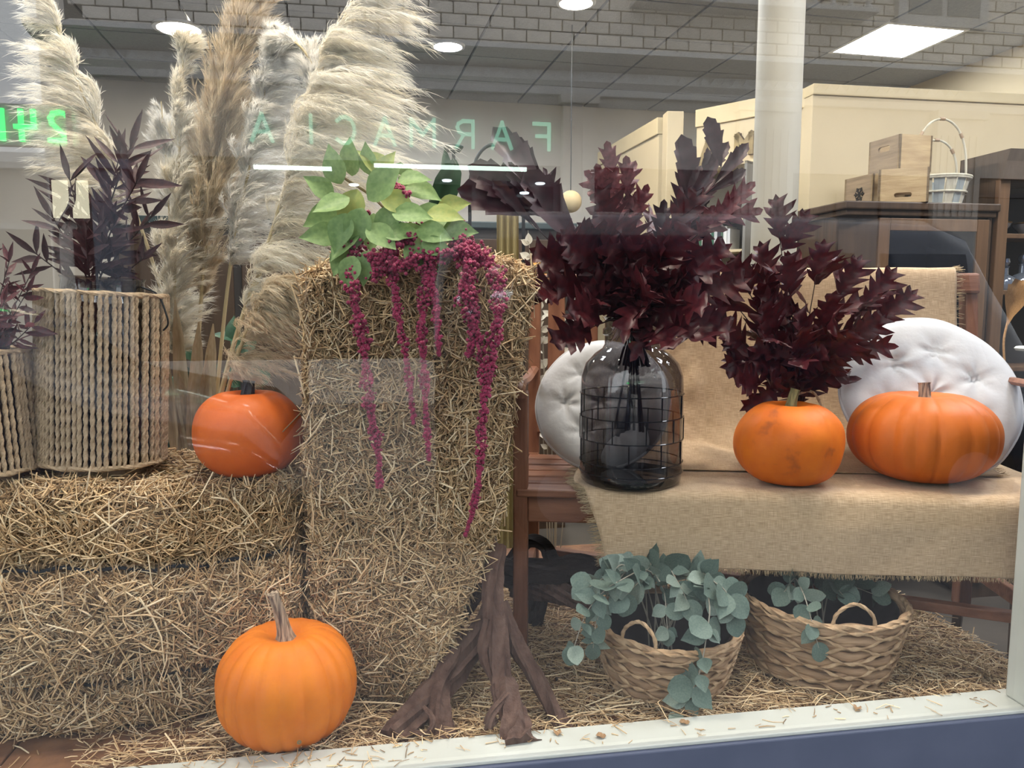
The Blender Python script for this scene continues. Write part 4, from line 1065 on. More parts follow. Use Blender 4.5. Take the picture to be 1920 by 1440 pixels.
def fringe(parent, edge, direction, length, n, seed, jit=.25):
    rs = np.random.RandomState(seed); E = np.array(edge); k = rs.uniform(0, len(E) - 1.001, n); i = k.astype(int); f = (k - i)[:, None]
    S = E[i] * (1 - f) + E[i + 1] * f; L = length * rs.uniform(.55, 1.15, n); D = nrm(np.array(direction) + rs.normal(0, jit, (n, 3)))
    c = np.array([(.50, .37, .22)]) * rs.uniform(.6, 1.2, (n, 1))
    o = obj('fringe', straw_mesh('fringe', S + D * (L / 2)[:, None], D, L, np.full(n, .0006), rs.normal(0, .06, n), c, m_straw, rs), parent)
    o['kind'] = 'stuff'
nz = lambda a, b, c: noise.noise(Vector((a, b, c)))
bt = thing('burlap_throw', 'burlap cloth hung over the backrest of the bench behind the cushion', 'cloth', OB, YAW_B)
def wrb(x, s):
    k = max(0.0, (s - .55) / .45) * min(1.0, (1 - s) / .18); edge = .006 * math.exp(-((s - .33) / .2) ** 2)
    k2 = math.exp(-((x - .36) / .13) ** 2) * math.exp(-((s - .62) / .16) ** 2)
    return .003 + k2 * .03 * abs(nz(x * 16, s * 14, 5)) + edge * abs(nz(x * 7, s * 3, 1)) + k * (.016 + .035 * abs(nz(x * 6, s * 9, 4)) + .03 * abs(nz(x * 11 + 3, s * 6, 8)) * math.exp(-((x - .40) / .22) ** 2))
Vb = cloth('cloth', bt, [(backy(.75) + .052, .74), (backy(.90) + .048, .90), (backy(.955) + .036, .960), (backy(.96) + .012, .968), (backy(.955) - .012, .955), (backy(.85) - .008, .85), (backy(.70) - .010, .70), (backy(.56) - .012, .56), (.425, .485), (.39, .452), (.33, .4385), (.20, .4365)],
           lambda s: .24 - .02 * s, lambda s: 1.195 + .01 * s, 120, wrb)
fringe(bt, Vb[:, -1], (1, 0, 0), .022, 420, 1, .18)
fringe(bt, Vb[:, 0], (-1, 0, 0), .02, 200, 2)
br = thing('burlap_runner', 'burlap runner with frayed edges hanging over the front of the bench seat', 'cloth', OB, YAW_B)
def wrr(x, s):
    k = min(1, max(0.0, (s - .62) / .2))
    return .0025 + .004 * abs(nz(x * 4, s * 4, 2)) + k * (.010 + .014 * nz(x * 3.2, s * 1.2, 6) + .006 * nz(x * 9, s * 2, 3))
Vr = cloth('cloth', br, [(.42, SZ), (.34, SZ), (.22, SZ), (.10, SZ), (.02, SZ), (-.008, SZ - .006), (-.016, SZ - .03), (-.018, SZ - .09), (-.018, SZ - .14), (-.018, SZ - .172)],
           lambda s: .135 + .07 * max(0, (s - .6) / .4) + .008 * math.sin(s * 9), lambda s: 1.285, 130, wrr)
fringe(br, Vr[-1], (0.05, 0, -1), .012, 900, 3, .2)
fringe(br, Vr[:, 0], (-1, 0, -.12), .024, 420, 4, .15)

# ================================================================== CUSHIONS
m_cush = mat('white_cotton', (.60, .60, .62), .9, (.56, .56, .58), nscale=6, bump=.12, bscale=60, sheen=.2)
def cushion(label, x, y, Rr, T, leanA, yaw, seed, roll=0):
    rr = random.Random(seed)
    t = thing('round_cushion', label, 'cushion', bench_pt(x, y, SZ + .010), YAW_B + yaw, 'white round cushions on the bench')
    tufts = [(0, 0)] + [(.52 * math.cos(k * math.pi / 3 + roll), .52 * math.sin(k * math.pi / 3 + roll)) for k in range(6)]
    nr, npz = 30, 84; V = []
    for side in (-1, 1):
        for i in range(nr + 1):
            q = i / nr; r_ = q ** .85
            for j in range(npz):
                a = 2 * math.pi * j / npz
                px_, pz_ = r_ * math.cos(a), r_ * math.sin(a)
                prof = (1 - r_ ** 4.2) ** .5 if r_ < 1 else 0
                dm = 0
                for (tx, tz) in tufts:
                    dd = math.hypot(px_ - tx, pz_ - tz); an = math.atan2(pz_ - tz, px_ - tx)
                    dm += (.50 + .16 * math.cos(6 * an + tx * 9)) * math.exp(-(dd / .17) ** 1.3)
                puff = .10 * nz(px_ * 3 + seed, pz_ * 3, side * 2)
                h = T / 2 * prof * max(.12, 1 + puff - dm)
                e = 1 + .025 * nz(math.cos(a) * 2, math.sin(a) * 2, seed)
                V.append((px_ * Rr * e, side * h, Rr + pz_ * Rr * e))
    Fq = []
    n0 = (nr + 1) * npz
    for sd in range(2):
        for i in range(nr):
            for j in range(npz):
                a = sd * n0 + i * npz + j; b = sd * n0 + i * npz + (j + 1) % npz
                Fq.append((a, b, b + npz, a + npz) if sd == 0 else (a + npz, b + npz, b, a))
    o = obj('cover', mesh_np('cover', V, np.array(Fq), m_cush, True), t)
    pipe = MB().tube([((Rr * 1.0) * math.cos(2 * math.pi * k / 80) * (1 + .025 * nz(math.cos(2 * math.pi * k / 80) * 2, math.sin(2 * math.pi * k / 80) * 2, seed)), 0, Rr + Rr * math.sin(2 * math.pi * k / 80) * (1 + .025 * nz(math.cos(2 * math.pi * k / 80) * 2, math.sin(2 * math.pi * k / 80) * 2, seed))) for k in range(81)], .0045, 8, cap=False)
    pipe.build('seam', m_cush, t, True)
    t.rotation_euler = (-leanA, 0, YAW_B + yaw)
    return t
cushion('white tufted round cushion on the bench behind the wide ribbed pumpkin', 1.05, .17, .226, .085, R(30), 0, 3, .3)
cushion('white tufted round cushion on the bench behind the smoked glass jar', .185, .20, .182, .085, R(26), R(-10), 8, .1)

# ================================================================== GLASS JARS WITH DARK RED OAK LEAVES
m_vase = mat_glass('smoke_grey_glass', (.42, .41, .42), .06)
m_vase2 = mat_glass('clear_jar_glass', (.80, .82, .82), .07)
bX = at(1182, 880, 1.875); bX.z = SZ + .003
va = thing('glass_jar', 'large smoke grey glass jar with a raised grid, on the bench', 'jar', bX)
VR = .125
vprof = [(.001, .004), (VR * .9, .003), (VR * .99, .015), (VR, .04), (VR, .235), (VR * .985, .268), (VR * .9, .298), (VR * .72, .322), (VR * .58, .334), (VR * .54, .344), (VR * .54, .364), (VR * .58, .368), (VR * .58, .380), (VR * .54, .384), (VR * .54, .402), (VR * .60, .410)]
MB().lathe(vprof, 64).build('body', m_vase, va, True)
MB().lathe([(.001, .008), (VR * .9, .008), (VR * .97, .02), (VR * .97, .026), (VR * .9, .014), (.001, .013)], 64).build('thick_base', mat_glass('smoke_glass_base', (.35, .35, .38), .1), va, True)
m_ridge = mat('dark_raised_glass', (.012, .012, .015), .12, spec=.6)
gl = MB()
for z in (.035, .06, .115, .17, .225):
    gl.tube([((VR + .001) * math.cos(2 * math.pi * k / 64), (VR + .001) * math.sin(2 * math.pi * k / 64), z) for k in range(65)], .0014, 6, cap=False)
for i, z0 in enumerate((.06, .115, .17)):
    for k in range(10):
        a = 2 * math.pi * (k + .5 * (i % 2) + .2) / 10
        gl.tube([((VR + .001) * math.cos(a), (VR + .001) * math.sin(a), z0), ((VR + .001) * math.cos(a), (VR + .001) * math.sin(a), z0 + .055)], .0014, 6)
gl.build('raised_grid', m_ridge, va, True)
m_oak = mat('dark_crimson_oak_leaf', (.088, .009, .013), .42, (.046, .006, .010), nscale=9, spec=.5, trans=.10)
m_oak2 = mat('dusty_rose_oak_leaf', (.18, .040, .050), .45, (.10, .016, .024), nscale=10, spec=.5, trans=.10)
m_oak3 = mat('brown_plum_oak_leaf', (.055, .014, .022), .42, (.035, .010, .017), nscale=9, spec=.5, trans=.05)
m_twig = mat('dark_twig', (.03, .012, .012), .6)
OK1 = [leaf_mesh('leaf', r_, m_oak, f_, c, .10, i, 1.0, .75) for i, (r_, f_, c) in enumerate(((OAK, .35, .1), (OAK2, .3, -.2), (OAK, .5, -.1), (OAK2, .2, .25), (FOLDED, .4, .15), (OAK, .2, .3), (OAK2, .6, -.3)))]
OK2 = [leaf_mesh('leaf', r_, m_oak2, f_, c, .10, i, 1.0, .7) for i, (r_, f_, c) in enumerate(((OAK2, .5, .15), (OAK, .4, -.15), (OAK2, .3, .3)))]
OK3 = [leaf_mesh('leaf', r_, m_oak3, f_, c, .06, i, 1.0, .22) for i, (r_, f_, c) in enumerate(((FOLDED, .5, .05), (OAK2, .5, .1), (FOLDED, .7, -.05)))]
rr = random.Random(77)
bq = bX + Vector((0, 0, .39))
t = thing('oak_leaf_bouquet', 'tall bouquet of dark red oak leaves standing in the smoke grey jar', 'bouquet', bq)
def fan(tip, n, sz, leaves, start=.35, spread=.55, low=-.26, sj=.25):
    q = at(*tip) - bq
    grow(t, [(rr.uniform(-.04, .04), rr.uniform(-.03, .03), low), (q.x * .05, q.y * .1, .02), q * .5 + Vector((-q.x * .1, 0, .02)), q], leaves, n, sz, rr, spread, start, stem_r=.0032, stem_m=m_twig, sj=sj)
for tip in ((1148, 330, 1.84), (1135, 370, 1.80), (1176, 360, 1.86)): fan(tip, 6, .092, OK2, .55, .5)
for tip in ((1322, 330, 1.88), (1352, 330, 1.84), (1298, 370, 1.82)): fan(tip, 5, .105, OK3, .55, .32)
for tip in ((1360, 390, 1.86), (1330, 420, 1.80)): fan(tip, 5, .10, OK2 + OK3, .5, .4)
for tip in ((1010, 330, 1.88), (1000, 375, 1.84), (985, 405, 1.84)):
    q = at(*tip) - bq
    grow(t, [(0, 0, -.2), (q.x * .08, 0, .03), q * .6, q], OK3, 2, .115, rr, .12, .45, stem_r=.003, stem_m=m_twig, sj=.1)
for (x0, y0, x1, y1, ln) in ((1000, 345, 925, 252, 1.0), (985, 372, 884, 318, 1.0), (985, 390, 866, 362, 1.0), (1060, 430, 985, 330, 1.0), (1290, 360, 1272, 262, 1.0), (1345, 290, 1325, 225, 1.0)):
    a, b = at(x0, y0, 1.85), at(x1, y1, 1.84); d = b - a; a = a - d * .35
    inst('leaf', OK3[0], t, a - bq, d, (rr.gauss(.4, .3), -1, .2), ((b - a).length * 1.35, (b - a).length * 1.0, (b - a).length))
for tip, n in (((1045, 545, 1.80), 5), ((1078, 510, 1.84), 6), ((1112, 490, 1.78), 6), ((1180, 480, 1.76), 6), ((1240, 490, 1.78), 6), ((1282, 510, 1.80), 6), ((1305, 545, 1.84), 5), ((1280, 600, 1.80), 5), ((1120, 580, 1.74), 6), ((1200, 560, 1.72), 7), ((1260, 575, 1.74), 6), ((1150, 510, 1.9), 6), ((1250, 520, 1.92), 6), ((1105, 615, 1.78), 4), ((1225, 620, 1.74), 4), ((1150, 440, 1.8), 5), ((1260, 440, 1.84), 5)):
    fan(tip, max(3, n - 1), .132, OK1, .2, .45, -.1)
# small clear jar with the second bouquet
bJ = at(1492, 800, 2.02); bJ.z = SZ + .008
ja = thing('small_glass_jar', 'small clear glass jar with a cord handle behind the blotched pumpkin', 'jar', bJ)
MB().lathe([(.001, .003), (.05, .003), (.055, .012), (.056, .11), (.05, .135), (.038, .150), (.038, .168), (.042, .172)], 40).build('body', m_vase2, ja, True)
MB().tube(spline([(-.04, -.01, .16), (-.02, -.045, .20), (.02, -.05, .21), (.05, -.04, .17), (.055, -.05, .12)], 24), .0035, 8, prof=[1.1, .8], twist=.6).build('cord_handle', m_rope, ja, True)
bq = bJ + Vector((0, 0, .165))
t = thing('oak_leaf_bouquet', 'spreading bouquet of crimson oak leaves standing behind the blotched pumpkin', 'bouquet', bq)
for tip, n in (((1460, 432, 2.0), 6), ((1400, 540, 2.0), 8), ((1330, 590, 1.98), 7), ((1345, 530, 2.02), 5), ((1480, 540, 1.94), 9), ((1530, 520, 2.0), 8), ((1580, 545, 2.0), 8), ((1630, 560, 1.98), 8), ((1660, 590, 2.0), 6), ((1600, 640, 1.96), 8), ((1540, 610, 1.92), 9), ((1450, 620, 1.92), 9), ((1390, 640, 1.94), 7), ((1500, 660, 1.9), 7), ((1420, 720, 1.92), 5), ((1560, 670, 1.92), 6), ((1440, 520, 2.04), 6)):
    q = at(*tip) - bq
    grow(t, [(rr.uniform(-.02, .02), rr.uniform(-.02, .02), -.14), (q.x * .1, q.y * .1, .03), q * .5 + Vector((-q.x * .05, 0, .015)), q], OK1, max(4, n - 1), .112, rr, .55, .3, stem_r=.0028, stem_m=m_twig, sj=.25)

# ================================================================== BASKETS AND EUCALYPTUS
m_hya = mat('water_hyacinth_weave', (.50, .33, .20), .8, (.29, .175, .10), nscale=7, stretch=(1, 1, 9), bump=.5, bscale=16)
m_cord = mat('braided_cord', (.55, .38, .23), .8, (.36, .23, .13), nscale=40, bump=.3)
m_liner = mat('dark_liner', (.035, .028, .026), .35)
def basket(label, loc, R0, R1, H, rz, seed, tiltx=0):
    t = thing('woven_basket', label, 'basket', loc, rz, 'woven baskets under the bench'); t.rotation_euler = (tiltx, 0, rz)
    rr = random.Random(seed); rows = 9
    rad = lambda z: R0 + (R1 - R0) * (z / H) ** .75
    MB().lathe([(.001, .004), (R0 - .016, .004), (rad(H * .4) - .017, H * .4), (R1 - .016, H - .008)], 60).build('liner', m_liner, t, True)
    MB().lathe([(.001, .002), (R0 - .004, .002), (rad(H * .2) - .004, H * .2), (rad(H * .5) - .004, H * .5), (R1 - .004, H)], 60).build('inner_weave', m_hya, t, True)
    for k in range(rows):
        z0 = H * (k + .5) / rows; V = []; n, sN = 96, 8
        ph = rr.uniform(0, 6); fr = 7
        for j in range(n):
            a = 2 * math.pi * j / n; w = math.sin(fr * a + k * math.pi + ph * .2)
            zc = z0 + H / rows * .34 * w; rc = rad(z0) + .003 * math.sin(fr * 2 * a + k * 1.3)
            hh = H / rows * (.72 + .12 * math.sin(3 * a + ph)); tt = .0075
            for s in range(sN):
                b = 2 * math.pi * s / sN
                V.append(((rc + tt * math.cos(b)) * math.cos(a), (rc + tt * math.cos(b)) * math.sin(a), zc + hh * .80 * math.sin(b)))
        Fq = [(j * sN + s, ((j + 1) % n) * sN + s, ((j + 1) % n) * sN + (s + 1) % sN, j * sN + (s + 1) % sN) for j in range(n) for s in range(sN)]
        obj('weave_band', mesh_np('weave_band', V, np.array(Fq), m_hya, True), t)
    for k in range(rows + 1):
        z0 = H * (k + .06) / rows * .985; pts = []; fr = 7; n = 168
        for j in range(n + 1):
            a = 2 * math.pi * j / n; w = math.sin(fr * a + k * math.pi + .8); w = math.copysign(abs(w) ** .8, w)
            z = min(H * .99, max(.006, z0 + H / rows * .55 * w)); r_ = rad(z) + .0095
            pts.append((r_ * math.cos(a), r_ * math.sin(a), z))
        MB().tube(pts, .0036, 6, cap=False, prof=[1.2, .8, .8, 1.2, .8, .8], twist=.5).build('braided_cord', m_cord, t, True)
    n = 96
    MB().tube([((R1 + .002) * math.cos(2 * math.pi * j / n), (R1 + .002) * math.sin(2 * math.pi * j / n), H + .002 * math.sin(j * .7)) for j in range(n + 1)], .006, 8, cap=False, prof=[1.15, .85], twist=.5).build('rim', m_cord, t, True)
    for A in (math.pi * 1.18, math.pi * .06):
        a0, a1 = A - .26, A + .26
        c = lambda a, z, k=1.0: Vector((R1 * k * math.cos(a), R1 * k * math.sin(a), z))
        MB().tube(spline([c(a0, H - .02), c(a0 + .04, H + .025, .98), c(A, H + .05, .95), c(a1 - .04, H + .025, .98), c(a1, H - .02)], 24), .0042, 8, prof=[1.1, .85], twist=.6).build('handle', m_cord, t, True)
    return t
bkL = Vector((at(1245, 1240, 1.72).x, 1.72, 0.004)); bkR = Vector((at(1532, 1200, 1.80).x, 1.80, 0.004))
basket('smaller woven basket with eucalyptus trailing over its rim', bkL, .122, .160, .150, .4, 1, R(4))
basket('larger woven basket under the right of the bench', bkR, .148, .186, .172, 1.0, 2, R(2))
m_euc = mat('blue_green_eucalyptus', (.150, .205, .170), .6, (.105, .155, .130), nscale=14, trans=.12)
m_euc2 = mat('pale_eucalyptus', (.27, .33, .28), .6, (.20, .26, .22), nscale=14, trans=.12)
m_eucs = mat('eucalyptus_stem', (.36, .33, .27), .6)
EU = [leaf_mesh('leaf', r_, m, f_, c, .05, i, w) for i, (r_, m, f_, c, w) in enumerate(((ROUND, m_euc, .2, -.15, .90), (OVATE, m_euc, .3, .1, 1.15), (ROUND, m_euc2, .15, -.2, .82), (ROUND, m_euc, .2, .2, 1.05), (OVATE, m_euc2, .25, -.25, 1.2), (OVATE, m_euc, .1, .2, 1.3)))]
rr = random.Random(21)
bE = bkL + Vector((0, 0, .03))
t = thing('eucalyptus', 'eucalyptus sprays with round blue green leaves trailing out of the smaller basket', 'foliage', bE)
def euc(path, n, sz, st=.2):
    pts = [(rr.uniform(-.03, .03), rr.uniform(-.02, .04), 0)] + [at(*q) - base for q in path]
    grow(t, pts, EU, n, sz, rr, .85, st, face=Vector((0, -.9, .7)), stem_r=.0020, stem_m=m_eucs, pair=True, sj=.25)
base = bE
euc([(1225, 1080, 1.70), (1160, 1090, 1.60), (1105, 1140, 1.56), (1072, 1225, 1.54)], 8, .042, .35)
euc([(1200, 1070, 1.74), (1150, 1100, 1.62), (1120, 1160, 1.58), (1112, 1215, 1.57)], 6, .036, .35)
euc([(1225, 1085, 1.7), (1245, 1110, 1.62), (1252, 1190, 1.58)], 5, .034, .4)
euc([(1310, 1080, 1.68), (1330, 1130, 1.56), (1325, 1190, 1.535), (1312, 1260, 1.525), (1290, 1310, 1.53), (1262, 1362, 1.515)], 9, .047, .22)
euc([(1290, 1075, 1.74), (1320, 1075, 1.66), (1355, 1110, 1.60), (1375, 1160, 1.58)], 6, .048, .25)
euc([(1240, 1065, 1.78), (1190, 1062, 1.74), (1140, 1080, 1.70)], 5, .046, .3)
euc([(1270, 1060, 1.8), (1300, 1070, 1.74), (1330, 1090, 1.68)], 5, .044, .3)
euc([(1210, 1075, 1.76), (1220, 1060, 1.72), (1190, 1100, 1.66)], 5, .050, .3)
euc([(1180, 1070, 1.70), (1140, 1080, 1.63), (1105, 1100, 1.60)], 5, .050, .3)
euc([(1300, 1085, 1.66), (1345, 1095, 1.60), (1370, 1120, 1.58)], 5, .054, .3)
euc([(1250, 1075, 1.74), (1270, 1090, 1.64), (1290, 1130, 1.60)], 5, .050, .3)
euc([(1220, 1080, 1.72), (1200, 1090, 1.64), (1170, 1120, 1.60)], 4, .050, .3)
bE2 = bkR + Vector((0, 0, .03)); base = bE2
t = thing('eucalyptus', 'eucalyptus sprays lying in the larger basket with one sprig over its front', 'foliage', bE2)
euc([(1490, 1090, 1.78), (1505, 1110, 1.68), (1518, 1150, 1.635), (1535, 1215, 1.62)], 5, .044, .35)
euc([(1520, 1085, 1.86), (1490, 1085, 1.76), (1470, 1110, 1.72)], 5, .048, .3)
euc([(1560, 1090, 1.86), (1600, 1100, 1.82), (1640, 1115, 1.80)], 5, .044, .3)
euc([(1540, 1085, 1.9), (1560, 1095, 1.8), (1580, 1115, 1.75)], 5, .044, .3)

# ================================================================== DRIED WHITE FOLIAGE BEHIND THE BENCH
m_wd = mat('bleached_leaf', (.78, .76, .68), .7, (.70, .66, .56), nscale=12, trans=.2)
WL = [leaf_mesh('leaf', OVATE, m_wd, .3, c, .03, i) for i, c in enumerate((.1, -.2))]
m_or = mat('orange_dried_flower', (.72, .36, .06), .7); OL = [leaf_mesh('leaf', OVATE, m_or, .3, .1, .03, 1)]
bW = Vector((at(1040, 700, 2.55).x, 2.55, .0))
t = thing('bleached_ruscus', 'bleached white ruscus sprays and orange bits behind the left end of the bench', 'dried flowers', bW)
for (tip, lv, n, sz) in (((990, 432, 2.5), WL, 12, .036), ((1030, 470, 2.52), WL, 8, .03), ((1062, 410, 2.56), WL, 4, .028), ((1010, 475, 2.5), OL, 5, .03), ((1050, 560, 2.5), WL, 12, .034), ((1012, 560, 2.5), WL, 10, .034), ((1105, 560, 2.52), WL, 10, .03), ((1055, 620, 2.5), WL, 10, .034)):
    q = at(*tip) - bW
    grow(t, [(q.x * .2, 0, .02), q * .5, q], lv, n * 2, sz, rr, .8, .45 if lv is WL else .85, stem_r=.002, stem_m=m_eucs, sj=.2)

# ================================================================== BACK OF THE SHOP
m_cab = mat_wood('dark_cabinet_wood', (.075, .042, .022), (.045, .025, .013), axis=2)
m_cabl = mat_wood('brown_cabinet_wood', (.16, .085, .040), (.10, .052, .025), axis=2)
m_cabg = mat_glass('cabinet_glass', (.55, .56, .58), .06)
m_inner = mat('cabinet_inside', (.030, .024, .020), .7)
# low corner cabinet carrying the crates
cb = thing('display_cabinet', 'dark wooden cabinet with a glass door under the crates', 'cabinet', (1.485, 3.47, -.51), R(9))
CW, CD, CH = .72, .42, 1.83
MB().span((0, .06, 0), (.02, CD, CH - .05)).build('side_panel', m_cab, cb)
MB().span((CW - .02, .0, 0), (CW, CD, CH - .05)).build('side_panel', m_cab, cb)
MB().span((0, CD - .02, 0), (CW, CD, CH - .05)).build('back_panel', m_inner, cb)
tp = MB().span((-.03, -.03, CH - .035), (CW + .02, CD + .01, CH), .006).build('top', m_cab, cb)
MB().span((-.015, -.015, CH - .06), (CW + .01, CD, CH - .036), .004).build('moulding', m_cab, tp)
MB().add([(0, .06, 0), (.15, 0, 0), (.15, 0, CH - .06), (0, .06, CH - .06), (0, .08, 0), (.15, .02, 0), (.15, .02, CH - .06), (0, .08, CH - .06)], [(0, 1, 2, 3), (7, 6, 5, 4), (0, 1, 5, 4), (1, 2, 6, 5), (2, 3, 7, 6), (3, 0, 4, 7)]).build('angled_panel', m_cab, cb)
dr = MB().span((.15, -.012, .5), (.205, .012, CH - .07), .003).build('door', m_cabl, cb)
MB().span((CW - .08, -.012, .5), (CW - .02, .012, CH - .07), .003).build('stile', m_cabl, dr)
MB().span((.205, -.012, CH - .125), (CW - .08, .012, CH - .07), .003).build('rail', m_cabl, dr)
MB().span((.205, -.012, .5), (CW - .08, .012, .57), .003).build('rail', m_cabl, dr)
MB().span((.205, -.003, .57), (CW - .08, .003, CH - .125)).build('glass', m_cabg, dr)
for z in (.48, 1.30):
    MB().span((.02, .03, z), (CW - .02, CD - .02, z + .02)).build('shelf', m_cab, cb)
# things in it
def decanter(label, p, s, m, group=None):
    t = thing('decanter', label, 'decanter', p, 0, group)
    MB().lathe([(.001, 0), (.05 * s, 0), (.055 * s, .01 * s), (.055 * s, .045 * s), (.045 * s, .07 * s), (.016 * s, .085 * s), (.014 * s, .12 * s), (.022 * s, .128 * s)], 20).build('body', m, t, True)
    MB().lathe([(.010 * s, .125 * s), (.012 * s, .135 * s), (.022 * s, .15 * s), (.018 * s, .17 * s), (.001, .178 * s)], 16).build('stopper', m, t, True)
m_brass = mat('old_brass', (.35, .24, .08), .25, metal=.9); m_crys = mat('crystal', (.30, .33, .38), .05, metal=.6)
c9, s9 = math.cos(R(9)), math.sin(R(9))
def cabpt(x, y, z): return Vector((1.485 + c9 * x - s9 * y, 3.47 + s9 * x + c9 * y, -.51 + z))
decanter('brass topped flask inside the dark cabinet above the burlap', cabpt(.36, .14, 1.32), 1.25, m_brass)
MB_ = MB().span((-.025, -.003, 0), (.025, .003, .075), .001)
cdo = tag(MB_.build('price_card', mat('pale_card', (.55, .62, .66), .8)), 'small pale card standing in the dark cabinet left of the flask', 'card'); cdo.location = cabpt(.235, .12, 1.32); cdo.rotation_euler = (0, 0, R(5))
# tall cabinet at the right edge
tc_ = thing('tall_cabinet', 'tall brown open cabinet with glassware at the right edge', 'cabinet', (2.222, 3.58, -.47), R(9))
MB().span((0, .02, -.08), (1.0, .26, 0)).build('plinth', m_cab, tc_)
MB().span((0, 0, 0), (.055, .03, 1.98), .004).build('stile', m_cabl, tc_)
MB().span((0, .03, 0), (.025, .26, 1.98)).build('side_panel', m_cab, tc_)
MB().span((0, .24, 0), (1.0, .26, 1.98)).build('back_panel', m_inner, tc_)
MB().span((.95, 0, 0), (1.0, .26, 1.98), .004).build('side_panel', m_cab, tc_)
MB().prism([(-.02, 1.90), (-.03, 1.98), (-.05, 2.03), (.26, 2.03), (.26, 1.90)], 0, 1.02, 'yz').build('cornice', m_cab, tc_)
for z in (.10, 1.02, 1.38, 1.64):
    MB().span((.025, .02, z), (.95, .24, z + .022), .003).build('shelf', m_cabl, tc_)
c16, s16 = math.cos(R(9)), math.sin(R(9))
def tcpt(x, y, z): return Vector((2.222 + c16 * x - s16 * y, 3.58 + s16 * x + c16 * y, -.47 + z))
for k, (x, z, s, m) in enumerate(((.10, 1.402, 1.1, m_crys), (.19, 1.402, .9, m_crys), (.28, 1.402, 1.0, m_crys))):
    decanter('crystal decanter on the upper shelf of the tall cabinet, %s' % ('next to its stile', 'second from its stile', 'third from its stile')[k], tcpt(x, .15, z), s, m, 'crystal decanters')
for k in range(3):
    t = thing('glass_bowl', ('wide glass bowl on the top shelf of the tall cabinet', 'second glass bowl on the top shelf of the tall cabinet', 'third glass bowl on the top shelf of the tall cabinet')[k], 'bowl', tcpt(.13 + k * .17, .16, 1.662), 0, 'glass bowls')
    MB().lathe([(.001, .002), (.025, .0), (.03, .01), (.06, .045), (.065, .06), (.06, .058), (.027, .014), (.001, .012)], 24).build('cup', m_crys, t, True)
    MB().lathe([(.066, .058), (.069, .062), (.066, .066)], 24).build('lip', m_brass, t, True)
# dried flowers in a black vase, right edge
fv = thing('black_vase', 'black flower vase with dried tan leaf and white bloom at the right edge', 'vase', (at(1906, 700, 2.62).x, 2.62, .30), 0)
MB().lathe([(.001, 0), (.05, 0), (.075, .05), (.085, .14), (.075, .22), (.045, .27), (.05, .29)], 32).build('body', mat('black_glaze', (.012, .012, .014), .2), fv, True)
m_tanl = mat('dried_tan_leaf', (.62, .36, .16), .7, (.48, .26, .10), nscale=12, stretch=(10, 1, 10))
TL = leaf_mesh('leaf', [(0, .02, 0), (.2, .06, .01), (.4, .18, .06), (.6, .26, .10), (.66, .22, .05), (.8, .26, .10), (.86, .18, .04), (.97, .14, .06), (1, .02, 0)], m_tanl, .4, .1, .05, 4)
b0 = Vector(fv.location)
inst('dried_leaf', TL, fv, at(1888, 610, 2.62) - b0, at(1908, 535, 2.60) - at(1888, 610, 2.62), (-.2, -1, .1), .155)
MB().tube(spline([at(1884, 690, 2.62) - b0, at(1882, 640, 2.62) - b0, at(1890, 600, 2.62) - b0], 10), .004, 6).build('dried_stem', m_tanl, fv, True)
MB().lathe([(.001, -.006), (.02, -.004), (.026, .004), (.02, .010), (.001, .012)], 10, at(1918, 655, 2.53) - b0).build('white_bloom', mat('white_bloom', (.75, .77, .70), .7), fv, True)
st_ = thing('plant_stool', 'dark stool carrying the black flower vase behind the bench', 'stool', (fv.location.x, fv.location.y, -.55))
MB().lathe([(.001, .815), (.15, .815), (.155, .83), (.15, .848), (.001, .849)], 32).build('seat', m_cab, st_, True)
for k in range(3):
    a = k * 2.1 + .3
    MB().bar((.11 * math.cos(a), .11 * math.sin(a), .82), (.14 * math.cos(a), .14 * math.sin(a), 0), .03, .03, ch=.003).build('leg', m_cab, st_)

